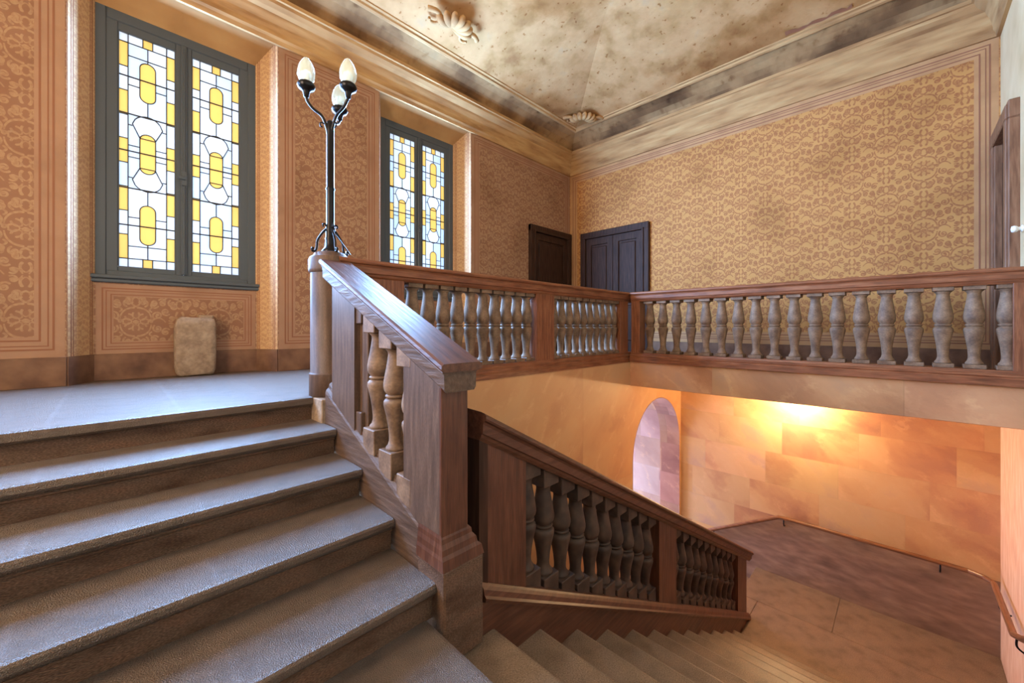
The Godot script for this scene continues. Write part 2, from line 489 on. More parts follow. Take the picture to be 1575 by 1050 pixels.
	m = material("cornice_plaster", ramp_tex(512, blotch, [[0.0, rgb(152, 112, 74)], [0.4, rgb(184, 142, 95)], [0.7, rgb(198, 158, 108)], [1.0, rgb(206, 172, 122)]], [[grain, [[0.0, Color(0.86, 0.82, 0.78)], [0.4, Color(0.98, 0.97, 0.96)], [1.0, white]]]]), white, 0.8, Vector3(0.3, 2.0, 0.3), 0.3)
	# metal, glass
	m = material("iron", null, rgb(34, 32, 34), 0.3)
	m.metallic = 0.7
	m = material("brass", null, rgb(170, 132, 76), 0.3)
	m.metallic = 0.9
	m = material("rail_wood", ramp_tex(512, grain, [[0.0, rgb(92, 56, 36)], [0.5, rgb(128, 84, 56)], [1.0, rgb(152, 108, 76)]]), white, 0.3, Vector3(0.5, 4, 0.5), 0.5)
	material("window_paint", null, rgb(76, 82, 88), 0.45)
	material("lead", null, rgb(40, 40, 44), 0.6)
	for g in [["clear_glass", Color(0.94, 0.97, 1.0)], ["cool_glass", Color(0.90, 0.95, 1.0)], ["yellow_glass", Color(1.0, 0.89, 0.62)]]:
		m = material(g[0], null, g[1], 0.35)
		m.uv1_triplanar = false
		m.backlight_enabled = true
		m.backlight = g[1]
	m = material("bulb_glass", null, Color(0.95, 0.96, 0.86, 0.38), 0.08)
	m.uv1_triplanar = false
	m.transparency = BaseMaterial3D.TRANSPARENCY_ALPHA
	material("white_ceramic", null, rgb(236, 232, 222), 0.25)
	m = material("lit_bulb", null, Color.WHITE, 0.4)
	m.emission_enabled = true
	m.emission = Color(1.0, 0.86, 0.62)
	m.emission_energy_multiplier = 6.0
	material("dark_void", null, rgb(40, 30, 26), 0.9)

# ---------------------------------------------------------------- measures
const VW := 4.785      # window wall
const VI := 5.05       # window frames
const UB := 6.488      # upper back wall
const VR := -0.708     # right wall
const UL := -3.2
const UF := -1.75      # far side of the upper flight
const U0 := 0.985      # string of the upper flight
const RA := 0.157
const GA := 0.3591
const VA := 2.8616     # first nosing of the upper flight
const HALF := -0.785   # half landing
const UN := 0.957      # first nosing of the lower flight
const RB := 0.186
const GB := 0.342
const VB := 1.41
const LOW := -3.203    # lower landing
const ULB := 6.955     # lower back wall
const VLL := 2.76      # lower left wall
const VLR := -0.759    # lower right wall
const RAIL := 0.965
const URR := 5.255     # middle of the right hand gallery balustrade
const VRR := 2.88      # middle of the left hand gallery balustrade

func nose_a(v: float) -> float:
	return -RA / GA * (VA - v)

func nose_b(u: float) -> float:
	return HALF - RB / GB * (u - UN)

func rail_profile(hw := 0.13) -> PackedVector2Array:
	var r := PackedVector2Array()
	var right := [[0.0, 0.004], [hw - 0.035, 0.0], [hw - 0.012, -0.004], [hw - 0.002, -0.014], [hw, -0.026], [hw - 0.004, -0.036], [hw - 0.016, -0.042], [hw - 0.022, -0.056], [hw - 0.024, -0.098], [hw - 0.034, -0.104], [hw - 0.038, -0.118], [hw - 0.05, -0.135]]
	for p in right:
		r.append(Vector2(p[0], p[1]))
	for i in range(right.size() - 1, 0, -1):
		r.append(Vector2(-right[i][0], right[i][1]))
	return r

func baluster_mesh(h: float, lower: float, upper: float) -> ArrayMesh:
	var st := st_new()
	var k := (h - 0.07) / 0.645
	var prof := []
	for p in [[0.0, 0.034], [0.052, 0.034], [0.055, 0.044], [0.052, 0.054], [0.043, 0.066], [0.037, 0.090], [0.0365, 0.12], [0.041, 0.18], [0.051, 0.25], [0.061, 0.30], [0.065, 0.325], [0.064, 0.343], [0.055, 0.358], [0.046, 0.362], [0.046, 0.362], [0.047, 0.366], [0.054, 0.370], [0.056, 0.377], [0.054, 0.384], [0.047, 0.388], [0.047, 0.388], [0.052, 0.396], [0.061, 0.412], [0.0655, 0.435], [0.0655, 0.458], [0.060, 0.50], [0.051, 0.56], [0.044, 0.61], [0.041, 0.64], [0.043, 0.658], [0.051, 0.668], [0.056, 0.676], [0.0, 0.682]]:
		prof.append(Vector2(p[0], 0.035 + (p[1] - 0.035) * k))
	lathe(st, prof, Vector3.ZERO, 20)
	box(st, Vector3(-0.066, -lower, -0.066), Vector3(0.066, 0.036, 0.066), 0.004)
	box(st, Vector3(-0.066, h - 0.036, -0.066), Vector3(0.066, h + upper, 0.066), 0.004)
	return done(st)

# flat painted frame of a wall panel: (a0,a1) across, (y0,y1) up; facing gives the plane
func panel_frame(parent: Node, along_u: bool, plane: float, out: float, a0: float, a1: float, y0: float, y1: float, w: float, lines: Array, ym := 1.0, paint := "border_paint") -> void:
	var st := st_new()
	var sl := st_new()
	var bx := func(s: SurfaceTool, b0: float, b1: float, c0: float, c1: float, t: float) -> void:
		if along_u:
			hbox(s, b0, b1, plane, plane + out * t, c0, c1)
		else:
			hbox(s, plane, plane + out * t, b0, b1, c0, c1)
	var ring := func(s: SurfaceTool, i0: float, i1: float, t: float) -> void:
		bx.call(s, a0 + i0, a0 + i1, y0 + i0, y1 - i0 * ym, t)
		bx.call(s, a1 - i1, a1 - i0, y0 + i0, y1 - i0 * ym, t)
		bx.call(s, a0 + i1, a1 - i1, y0 + i0, y0 + i1, t)
		bx.call(s, a0 + i1, a1 - i1, y1 - i1 * ym, y1 - i0 * ym, t)
	ring.call(st, 0.0, w, 0.0015)
	for l in lines:
		ring.call(sl, l[0], l[1], 0.003)
	put(parent, "painted_border", done(st), M[paint])
	put(parent, "border_line", done(sl), M.border_line_paint)

# ---------------------------------------------------------------- windows
func pill(cx: float, cy: float, rx: float, hy: float) -> PackedVector2Array:
	var p := PackedVector2Array()
	for k in 13:
		var a := PI * k / 12.0
		p.append(Vector2(cx + rx * cos(a), cy + hy - rx + rx * sin(a)))
	for k in 13:
		var a := PI + PI * k / 12.0
		p.append(Vector2(cx + rx * cos(a), cy - hy + rx + rx * sin(a)))
	return p

func fan(cx: float, rx: float, r2: float, shoulder: float, corner: float, apex: float) -> PackedVector2Array:
	var p := PackedVector2Array()
	p.append(Vector2(cx - rx, shoulder))
	for k in 13:
		var t := -1.0 + k / 6.0
		p.append(Vector2(cx + r2 * t, corner + (apex - corner) * sqrt(maxf(0.0, 1.0 - t * t * 0.98))))
	p.append(Vector2(cx + rx, shoulder))
	return p

func casement(win: Node, u0: float, u1: float, y0: float, y1: float, outer: Array, rng: RandomNumberGenerator, hinge_left: bool) -> void:
	# sash: stiles and rails round the glass
	var st := st_new()
	var v := VI + 0.035
	hbox(st, outer[0], u0, VI + 0.01, VI + 0.06, outer[2], outer[3], 0.006)
	hbox(st, u1, outer[1], VI + 0.01, VI + 0.06, outer[2], outer[3], 0.006)
	hbox(st, u0 - 0.002, u1 + 0.002, VI + 0.012, VI + 0.06, outer[2], y0, 0.006)
	hbox(st, u0 - 0.002, u1 + 0.002, VI + 0.012, VI + 0.06, y1, outer[3], 0.006)
	for k in [[u0, u0 + 0.008], [u1 - 0.008, u1]]:
		hbox(st, k[0], k[1], VI + 0.022, VI + 0.03, y0, y1)
	var sash := put(win, "casement", done(st), M.window_paint)
	var w := u1 - u0
	var h := y1 - y0
	var b := 0.165 * w
	var c := u0 + w / 2
	var lead := st_new()
	var bar := func(x0: float, ya: float, x1: float, yb: float, t: float) -> void:
		var a := Vector2(x0, ya)
		var e := Vector2(x1, yb) - a
		var n := Vector2(-e.y, e.x).normalized() * t / 2
		prism(lead, PackedVector2Array([a + n, a + e + n, a + e - n, a - n]), P(0, v - 0.006, 0), Vector3.RIGHT, Vector3.UP, P(0, 0.014, 0))
	var outline := func(poly: PackedVector2Array, t: float) -> void:
		for i in poly.size():
			var j := (i + 1) % poly.size()
			if poly[i].distance_to(poly[j]) > 0.002:
				bar.call(poly[i].x, poly[i].y, poly[j].x, poly[j].y, t)
	var pane := func(poly: PackedVector2Array, m: Material) -> void:
		var s := st_new()
		prism(s, poly, P(0, v, 0), Vector3.RIGHT, Vector3.UP, P(0, 0.003, 0))
		put(sash, "pane", done(s), m)
	var rect := func(x0: float, x1: float, f0: float, f1: float) -> PackedVector2Array:
		return PackedVector2Array([Vector2(x0, y0 + f0 * h), Vector2(x1, y0 + f0 * h), Vector2(x1, y0 + f1 * h), Vector2(x0, y0 + f1 * h)])
	var L := 0.0065
	# yellow pills and the fans above and below the middle one
	var rx := 0.138 * w
	var shapes := []
	for f in [0.187, 0.5, 0.813]:
		var p := pill(c, y0 + f * h, rx, 0.0865 * h)
		shapes.append(p)
		pane.call(p, M.yellow_glass)
		outline.call(p, L)
	for s in [1.0, -1.0]:
		var p := fan(c, rx * 0.98, 0.262 * w, y0 + (0.5 + s * 0.065) * h, y0 + (0.5 + s * 0.113) * h, y0 + (0.5 + s * 0.165) * h)
		if s < 0:
			p.reverse()
		var cut := Geometry2D.clip_polygons(p, shapes[1])
		for q in cut:
			pane.call(q, M.clear_glass)
		shapes.append(p)
		outline.call(p.slice(0, p.size()), L)
	for s in [-1.0, 1.0]:
		var ex: float = c + s * w / 2
		var bx: float = c + s * (w / 2 - b)
		# outer bands: five yellow pieces, clear ones between
		var at := 0.036
		for k in 5:
			pane.call(rect.call(minf(ex, bx), maxf(ex, bx), at + k * 0.2061, at + k * 0.2061 + 0.1036), M.yellow_glass)
			if k < 4:
				pane.call(rect.call(minf(ex, bx), maxf(ex, bx), at + k * 0.2061 + 0.1036, at + (k + 1) * 0.2061), M.clear_glass if rng.randf() < 0.5 else M.cool_glass)
			for e in [at + k * 0.2061, at + k * 0.2061 + 0.1036]:
				bar.call(ex, y0 + e * h, bx, y0 + e * h, L)
		bar.call(bx, y0 + 0.0, bx, y1, L)
		# the field, cut by the saddle bars and round the shapes
		var cuts := [0.036, 0.18, 0.34, 0.5, 0.66, 0.82, 0.964]
		for k in 6:
			var pieces := [rect.call(minf(bx, c), maxf(bx, c), cuts[k], cuts[k + 1])]
			for sh in shapes:
				var nxt := []
				for q in pieces:
					for r in Geometry2D.clip_polygons(q, sh):
						if not Geometry2D.is_polygon_clockwise(r):
							nxt.append(r)
				pieces = nxt
			for q in pieces:
				if Geometry2D.triangulate_polygon(q).size() >= 3:
					pane.call(q, M.clear_glass if rng.randf() < 0.55 else M.cool_glass)
		for f in [0.09, 0.91]:
			bar.call(c, y0 + f * h, bx, y0 + f * h, L)
		for f in [0.215, 0.785, 0.475, 0.525]:
			bar.call(c + s * rx, y0 + f * h, bx, y0 + f * h, L)
		for f in [0.387, 0.613]:
			bar.call(c + s * 0.262 * w, y0 + f * h, bx, y0 + f * h, L)
		for f in [[0.0, 0.036], [0.964, 1.0]]:
			pane.call(rect.call(minf(ex, c + s * 0.085 * w), maxf(ex, c + s * 0.085 * w), f[0], f[1]), M.clear_glass)
			bar.call(c + s * 0.085 * w, y0 + f[0] * h, c + s * 0.085 * w, y0 + f[1] * h, L)
	for f in [[0.0, 0.036], [0.964, 1.0]]:
		pane.call(rect.call(c - 0.085 * w, c + 0.085 * w, f[0], f[1]), M.yellow_glass)
	for f in [0.036, 0.964]:
		bar.call(u0, y0 + f * h, u1, y0 + f * h, L)
	for f in [[0.036, 0.1], [0.274, 0.335], [0.665, 0.726], [0.9, 0.964]]:
		bar.call(c, y0 + f[0] * h, c, y0 + f[1] * h, L)
	for f in [0.18, 0.34, 0.5, 0.66, 0.82]:
		bar.call(u0, y0 + f * h, u1, y0 + f * h, 0.010)
	put(sash, "leading", done(lead), M.lead)

func window(n: int, called: String, label: String, uc: float, seen: bool) -> void:
	var win := setting(called, label, "window")
	var u0 := uc - 0.6
	var u1 := uc + 0.6
	var st := st_new()
	for k in [[u0 - 0.02, u0 + 0.065], [u1 - 0.065, u1 + 0.02]]:
		hbox(st, k[0], k[1], VI, VI + 0.12, 0.93, 3.35, 0.008)
	hbox(st, u0 + 0.064, u1 - 0.064, VI + 0.001, VI + 0.12, 3.24, 3.35, 0.008)
	hbox(st, u0 + 0.064, u1 - 0.064, VI + 0.001, VI + 0.12, 0.93, 0.985, 0.008)
	put(win, "window_frame", done(st), M.window_paint)
	st = st_new()
	hbox(st, u0 - 0.06, u1 + 0.06, VI - 0.055, VI + 0.02, 0.905, 0.94, 0.008)
	hbox(st, u0 - 0.04, u1 + 0.04, VI - 0.045, VI + 0.02, 0.87, 0.905, 0.008)
	put(win, "window_sill", done(st), M.window_paint)
	var rng := RandomNumberGenerator.new()
	rng.seed = 100 + n
	casement(win, u0 + 0.138, uc - 0.062, 1.03, 3.17, [u0 + 0.06, uc - 0.004, 0.975, 3.25], rng, true)
	casement(win, uc + 0.062, u1 - 0.138, 1.03, 3.17, [uc + 0.004, u1 - 0.06, 0.975, 3.25], rng, false)
	st = st_new()
	hbox(st, uc - 0.024, uc + 0.024, VI - 0.012, VI + 0.012, 0.985, 3.24, 0.008)
	put(win, "cover_strip", done(st), M.window_paint)
	st = st_new()
	tube(st, [P(uc, VI - 0.02, 1.0), P(uc, VI - 0.02, 3.2)], [0.006], 8)
	hbox(st, uc - 0.02, uc + 0.02, VI - 0.03, VI - 0.008, 1.86, 2.0, 0.004)
	hbox(st, uc - 0.05, uc + 0.012, VI - 0.045, VI - 0.028, 1.915, 1.945, 0.005)
	put(win, "espagnolette", done(st), M.window_paint)

# ---------------------------------------------------------------- doors
func panel_door(d: Node, along_u: bool, plane: float, out: float, a0: float, a1: float, y1: float, leaves: int, wood: Material) -> void:
	var bx := func(st: SurfaceTool, b0: float, b1: float, t0: float, t1: float, c0: float, c1: float, ch: float) -> void:
		if along_u:
			hbox(st, b0, b1, plane + out * t0, plane + out * t1, c0, c1, ch)
		else:
			hbox(st, plane + out * t0, plane + out * t1, b0, b1, c0, c1, ch)
	var st := st_new()
	var fw := 0.12
	bx.call(st, a0, a0 + fw, -0.02, 0.06, 0.0, y1, 0.01)
	bx.call(st, a1 - fw, a1, -0.02, 0.06, 0.0, y1, 0.01)
	bx.call(st, a0, a1, -0.02, 0.065, y1 - fw, y1, 0.01)
	bx.call(st, a0 + fw - 0.03, a0 + fw + 0.005, 0.03, 0.08, 0.0, y1 - fw + 0.03, 0.006)
	bx.call(st, a1 - fw - 0.005, a1 - fw + 0.03, 0.03, 0.08, 0.0, y1 - fw + 0.03, 0.006)
	bx.call(st, a0 + fw - 0.03, a1 - fw + 0.03, 0.03, 0.082, y1 - fw - 0.005, y1 - fw + 0.03, 0.006)
	put(d, "door_frame", done(st), wood)
	var lw := (a1 - a0 - 2 * fw) / leaves
	for k in leaves:
		var l0 := a0 + fw + k * lw + 0.003
		var l1 := l0 + lw - 0.006
		st = st_new()
		var top := y1 - fw - 0.004
		bx.call(st, l0, l0 + 0.11, -0.02, 0.038, 0.01, top, 0.004)
		bx.call(st, l1 - 0.11, l1, -0.02, 0.038, 0.01, top, 0.004)
		for r in [[0.01, 0.2], [0.86, 1.0], [top - 0.13, top]]:
			bx.call(st, l0 + 0.1, l1 - 0.1, -0.02, 0.0375, r[0], r[1], 0.004)
		var leaf := put(d, "door_leaf", done(st), wood)
		for r in [[0.2, 0.86], [1.0, top - 0.13]]:
			st = st_new()
			bx.call(st, l0 + 0.1, l1 - 0.1, -0.02, 0.012, r[0] - 0.01, r[1] + 0.01, 0.0)
			bx.call(st, l0 + 0.135, l1 - 0.135, -0.01, 0.030, r[0] + 0.035, r[1] - 0.035, 0.014)
			put(leaf, "door_panel", done(st), wood)

func knob(d: Node, at: Vector3, dir: Vector3, m: Material, r := 0.025) -> void:
	var st := st_new()
	var b := Basis(Quaternion(Vector3.UP, dir))
	lathe(st, [Vector2(0, 0), Vector2(r * 0.9, 0), Vector2(r * 0.9, 0.006), Vector2(r * 0.4, 0.01), Vector2(r * 0.4, 0.03), Vector2(r * 0.8, 0.036), Vector2(r, 0.05), Vector2(r * 0.8, 0.064), Vector2(0, 0.07)], at, 14, b)
	put(d, "door_knob", done(st), m)

# ---------------------------------------------------------------- the setting
func build_shell() -> void:
	# --- window wall: piers with splayed sides, heads and aprons
	var centres := [-2.17, 0.5, 3.17]
	var ho := 0.757
	var hi := 0.605
	var st := st_new()
	var edges := [UL - 0.3]
	for c in centres:
		edges.append(c)
	for k in 4:
		var front0: float = UL - 0.3 if k == 0 else centres[k - 1] + ho
		var back0: float = UL - 0.3 if k == 0 else centres[k - 1] + hi
		var front1: float = UB + 0.46 if k == 3 else centres[k] - ho
		var back1: float = UB + 0.46 if k == 3 else centres[k] - hi
		prism(st, PackedVector2Array([Vector2(front0, VW), Vector2(front1, VW), Vector2(back1, VI), Vector2(back1, 5.45), Vector2(back0, 5.45), Vector2(back0, VI)]), P(0, 0, -0.35), Vector3.RIGHT, Vector3.FORWARD, Vector3.UP * 4.9)
	for c in centres:
		prism(st, PackedVector2Array([Vector2(VW, 3.55), Vector2(VI, 3.335), Vector2(5.45, 3.335), Vector2(5.45, 4.55), Vector2(VW, 4.55)]), P(c - ho, 0, 0), Vector3.FORWARD, Vector3.UP, Vector3.RIGHT * 2 * ho)
		hbox(st, c - ho, c + ho, VI - 0.02, 5.45, -0.35, 0.93)
	var wl := wall("wall_left", "window wall with russet scroll-patterned wallpaper and two deep window niches", "wall", done(st), M.russet_wallpaper)
	var lines := [[0.055, 0.067], [0.085, 0.093], [0.125, 0.137]]
	for p in [[-1.413, -0.257], [1.257, 2.413], [3.927, 6.48]]:
		panel_frame(wl, true, VW, -1.0, p[0] + 0.008, p[1] - 0.008, 0.235, 3.5, 0.16, lines, 1.0, "russet_border_paint")
	for c in centres:
		panel_frame(wl, true, VI - 0.02, -1.0, c - 0.6, c + 0.6, 0.235, 0.86, 0.11, [[0.035, 0.045], [0.06, 0.067], [0.09, 0.098]], 1.0, "russet_border_paint")
		for s in [-1.0, 1.0]:
			# the splayed sides of each niche: a painted strip with a scroll pattern between two lines
			var a := P(c + s * (ho - 0.004), VW + 0.004, 0)
			var b := P(c + s * (hi + 0.002), VI - 0.004, 0)
			var n := Vector3(-s * (VI - VW), 0, ho - hi).normalized() * 0.002
			var sr := st_new()
			var top := [3.54, 3.34]
			var sl := st_new()
			for t in [[sr, 0.0, 1.0, 0.0], [sl, 0.10, 0.13, 0.0015], [sl, 0.18, 0.20, 0.0015], [sl, 0.80, 0.82, 0.0015], [sl, 0.87, 0.90, 0.0015]]:
				var p0: Vector3 = a.lerp(b, t[1]) + n * (t[3] / 0.002)
				var p1: Vector3 = a.lerp(b, t[2]) + n * (t[3] / 0.002)
				prism(t[0], PackedVector2Array([Vector2(0, 0.235), Vector2(1, 0.235), Vector2(1, lerpf(top[0], top[1], t[2])), Vector2(0, lerpf(top[0], top[1], t[1]))]), p0, p1 - p0, Vector3.UP, n)
			put(wl, "reveal_panel", done(sr), M.reveal_paint)
			put(wl, "border_line", done(sl), M.border_line_paint)
		var sh := st_new()
		quad(sh, P(c - ho, VW + 0.003, 3.546), P(c + ho, VW + 0.003, 3.546), P(c + hi, VI, 3.332), P(c - hi, VI, 3.332), Vector3(0, -1, 0.5))
		put(wl, "niche_soffit", done(sh), M.cornice_plaster)
	# baseboards
	st = st_new()
	for p in [[-1.413, -0.257], [1.257, 2.413], [3.927, 5.23]]:
		hbox(st, p[0], p[1], VW - 0.012, VW, 0, 0.235, 0.003)
	for c in centres:
		hbox(st, c - hi - 0.05, c + hi + 0.05, VI - 0.032, VI - 0.02, 0, 0.235, 0.003)
		for s in [-1.0, 1.0]:
			var a2 := Vector2(c + s * ho, VW)
			var b2 := Vector2(c + s * hi, VI)
			var nn := Vector2(-s * (VI - VW), -(ho - hi)).normalized() * 0.012
			prism(st, PackedVector2Array([a2, b2, b2 + nn, a2 + nn]), P(0, 0, 0), Vector3.RIGHT, Vector3.FORWARD, Vector3.UP * 0.235)
	wall("baseboard_left", "dull brown painted baseboard along the window wall and its niches", "baseboard", done(st), M.baseboard_paint)
	# --- back wall
	st = st_new()
	hbox(st, UB, UB + 0.467, VR - 0.4, VW, -0.2, 4.55)
	var wb := wall("wall_back", "broad back wall papered in gold scrolls above the right-hand gallery", "wall", done(st), M.wallpaper)
	panel_frame(wb, false, UB, -1.0, VR + 0.01, VW - 0.01, 0.235, 3.5, 0.17, lines)
	st = st_new()
	hbox(st, UB - 0.012, UB, VR, 3.09, 0, 0.235, 0.003)
	hbox(st, UB - 0.012, UB, 4.505, VW, 0, 0.235, 0.003)
	wall("baseboard_back", "brown painted baseboard behind the right-hand gallery balusters", "baseboard", done(st), M.baseboard_paint)
	# --- right wall, near wall, wall along the upper flight
	st = st_new()
	hbox(st, UF - 0.3, UB + 0.46, VR - 0.4, VR, -0.36, 4.55)
	var wr := wall("wall_right", "pale cream plaster wall at the right edge above the gallery", "wall", done(st), M.pale_plaster)
	st = st_new()
	hbox(st, UL - 0.3, UL, VA - 0.3, 5.45, -0.35, 4.55)
	wall("wall_near", "papered end wall of the landing beyond the left edge", "wall", done(st), M.wallpaper)
	st = st_new()
	hbox(st, UF - 0.3, UF, VR - 0.4, 1.35, -1.2, 4.55)
	hbox(st, UF - 0.3, UF, 2.65, VA - 0.02, -1.2, 4.55)
	hbox(st, UF - 0.3, UF, 1.35, 2.65, -1.2, 0.7)
	hbox(st, UF - 0.3, UF, 1.35, 2.65, 3.1, 4.55)
	hbox(st, UL - 0.3, UF - 0.3, VA - 0.3, VA - 0.02, -0.35, 4.55)
	wall("wall_stair", "papered wall along the far side of the upper flight", "wall", done(st), M.wallpaper)
	var w5 := setting("window_5", "added unseen window lighting the upper flight from its far side", "window")  # unseen window added to light the faces turned toward it
	st = st_new()
	for k in [[1.35, 1.42], [1.97, 2.03], [2.58, 2.65]]:
		hbox(st, UF - 0.16, UF - 0.1, k[0], k[1], 0.7, 3.1, 0.006)
	for v in [[1.42, 1.97], [2.03, 2.58]]:
		for y in [[0.7, 0.78], [1.87, 1.92], [3.02, 3.1]]:
			hbox(st, UF - 0.158, UF - 0.102, v[0], v[1], y[0], y[1], 0.006)
	put(w5, "window_frame", done(st), M.window_paint)
	for v in [[1.42, 1.97], [2.03, 2.58]]:
		for y in [[0.78, 1.87], [1.92, 3.02]]:
			put(w5, "pane", hbox_mesh(UF - 0.132, UF - 0.128, v[0], v[1], y[0], y[1]), M.clear_glass)
	# --- ceiling
	ceiling()
	# --- floors
	st = st_new()
	var edge := PackedVector2Array([Vector2(VA + 0.05, -0.3), Vector2(VA + 0.05, -0.062), Vector2(VA + 0.022, -0.06), Vector2(VA + 0.008, -0.055), Vector2(VA - 0.002, -0.045), Vector2(VA - 0.003, -0.02), Vector2(VA + 0.004, -0.006), Vector2(VA + 0.02, 0.0), Vector2(5.1, 0.0), Vector2(5.1, -0.3)])
	prism(st, edge, P(UL, 0, 0), Vector3.FORWARD, Vector3.UP, Vector3.RIGHT * (1.2 - UL))
	hbox(st, 1.2, UB + 0.01, VLL + 0.02, 5.1, -0.3, 0.0)
	hbox(st, URR - 0.09, UB + 0.45, VR, VLL + 0.02, -0.2, 0.0)
	wall("floor", "worn grey-blue stone floor of the upper landing and galleries", "floor", done(st), M.step_stone)
	st = st_new()
	prism(st, PackedVector2Array([Vector2(UF, HALF - 0.2), Vector2(UF, HALF), Vector2(UN - 0.02, HALF), Vector2(UN - 0.004, HALF - 0.006), Vector2(UN + 0.002, HALF - 0.02), Vector2(UN, HALF - 0.045), Vector2(UN - 0.02, HALF - 0.06), Vector2(UN - 0.03, HALF - 0.2)]), P(0, VLR, 0), Vector3.RIGHT, Vector3.UP, P(0, 1.47 - VLR, 0))
	wall("floor_half_landing", "stone half landing at the foot of the upper flight", "floor", done(st), M.step_stone)
	# lower landing in slabs
	var fl := setting("floor_lower", "brown stone floor slabs of the lower landing under the gallery", "floor")
	for s in [[5.025, 6.1, VLR, 1.40], [5.38, 6.1, 1.404, 1.62], [6.1, ULB, VLR, 0.62], [6.1, ULB, 0.62, 1.62]]:
		put(fl, "floor_slab", hbox_mesh(s[0] + 0.002, s[1] - 0.002, s[2] + 0.002, s[3] - 0.002, LOW - 0.15, LOW, 0.003), M.lower_stone)
	put(fl, "floor_bed", hbox_mesh(5.03, ULB, VLR, 1.62, LOW - 0.3, LOW - 0.012), M.dado_paint)
	# --- stairwell walls
	wall("wall_lower_back", "stairwell wall painted as amber marble blocks, lit by the lamp", "wall", hbox_mesh(ULB, ULB + 0.3, VLR - 0.3, VLL + 0.02, -6.2, -0.2), M.marble_paint)
	wall("wall_lower_right", "peach painted stairwell wall at the right below the gallery", "wall", hbox_mesh(UF - 0.3, ULB + 0.3, VLR - 0.3, VLR, -6.2, -0.36), M.lower_right_paint)
	# left wall of the well with the arch over the flight going down
	var ar := PackedVector2Array()
	ar.append_array([Vector2(1.0, -6.2), Vector2(1.0, -0.02), Vector2(ULB + 0.3, -0.02), Vector2(ULB + 0.3, -6.2), Vector2(6.9, -6.2)])
	for k in 25:
		var a := PI * k / 24.0
		ar.append(Vector2(6.068 + 0.832 * cos(a), -1.47 + 0.832 * sin(a)))
	ar.append(Vector2(5.236, -6.2))
	st = st_new()
	prism(st, ar, P(0, VLL, 0), Vector3.RIGHT, Vector3.UP, P(0, 0.34, 0))
	var wa := wall("wall_lower_left", "amber painted stairwell wall with an arched opening at its end", "wall", done(st), M.amber_paint)
	# lining of the arch, painted as marble
	st = st_new()
	var lin := PackedVector2Array()
	for k in 25:
		var a := PI * k / 24.0
		lin.append(Vector2(6.068 + 0.829 * cos(a), -1.47 + 0.829 * sin(a)))
	for k in 25:
		var a := PI - PI * k / 24.0
		lin.append(Vector2(6.068 + 0.822 * cos(a), -1.47 + 0.822 * sin(a)))
	prism(st, lin, P(0, VLL - 0.001, 0), Vector3.RIGHT, Vector3.UP, P(0, 0.342, 0))
	for u in [5.239, 6.89]:
		hbox(st, u, u + 0.007, VLL - 0.001, VLL + 0.341, -6.2, -1.47)
	put(wa, "arch_lining", done(st), M.rose_paint)
	# passage beyond the arch, with a window in its end wall
	wall("wall_passage_right", "painted marble side wall seen through the stairwell arch", "wall", hbox_mesh(7.0, 7.3, VLL + 0.34, 5.2, -6.2, -0.3), M.mauve_paint)
	st = st_new()
	hbox(st, 4.8, 7.3, 5.2, 5.5, -6.2, -4.3)
	hbox(st, 4.8, 7.3, 5.2, 5.5, -1.2, -0.3)
	hbox(st, 4.8, 5.35, 5.2, 5.5, -4.3, -1.2)
	hbox(st, 6.75, 7.3, 5.2, 5.5, -4.3, -1.2)
	wall("wall_passage_end", "plain end wall of the passage below the landing, with a tall window", "wall", done(st), M.pale_plaster)
	wall("wall_passage_left", "plain side wall of the passage below the landing", "wall", hbox_mesh(4.8, 5.1, VLL + 0.34, 5.2, -6.2, -0.3), M.pale_plaster)
	wall("ceiling_passage", "plain ceiling of the passage below the landing", "ceiling", hbox_mesh(5.1, 7.0, VLL + 0.34, 5.2, -0.45, -0.3), M.pale_plaster)
	var w4 := setting("window_4", "plain tall window lighting the lower passage from outside", "window")
	st = st_new()
	for k in [[5.35, 5.43], [6.67, 6.75], [6.01, 6.09]]:
		hbox(st, k[0], k[1], 5.24, 5.3, -4.3, -1.2, 0.006)
	for k in [[-4.3, -4.2], [-1.3, -1.2], [-2.8, -2.74]]:
		hbox(st, 5.35, 6.75, 5.24, 5.3, k[0], k[1], 0.006)
	put(w4, "window_frame", done(st), M.window_paint)
	for k in [[5.43, 6.01], [6.09, 6.67]]:
		for y in [[-4.2, -2.8], [-2.74, -1.3]]:
			put(w4, "pane", hbox_mesh(k[0], k[1], 5.268, 5.272, y[0], y[1]), M.clear_glass)
	# bottom and near side of the well
	wall("floor_well", "dark stone bottom of the stairwell", "floor", hbox_mesh(UF - 0.3, 7.3, VLR - 0.3, 5.5, -6.4, -6.2), M.lower_stone)
	wall("wall_well_near", "plaster wall under the half landing and upper flight", "wall", hbox_mesh(0.66, 0.86, VLR, VLL, -6.2, HALF - 0.2), M.amber_paint)
	wall("wall_under_flight", "plaster wall under the string of the upper flight", "wall", hbox_mesh(1.02, 1.14, 1.56, VLL, -6.2, -0.62), M.amber_paint)
	# dado below the handrail of the lower landing
	st = st_new()
	prism(st, PackedVector2Array([Vector2(VLR, LOW - 0.02), Vector2(VLR, -2.36), Vector2(1.31, -2.36), Vector2(VLL, -2.36 - 0.56 * (VLL - 1.31)), Vector2(VLL, -5.0), Vector2(1.5, LOW - 0.02)]), P(ULB - 0.006, 0, 0), Vector3.FORWARD, Vector3.UP, Vector3.RIGHT * 0.01)
	wall("trim_1", "mauve-brown painted dado along the lower landing wall", "dado", done(st), M.dado_paint)
	# gallery edge beams
	st = st_new()
	hbox(st, URR - 0.095, URR + 0.1, VR, VLL, -0.353, -0.012, 0.004)
	var be := wall("trim_2", "long marble-painted gallery beam under the right-hand balustrade", "beam", done(st), M.beam_paint)
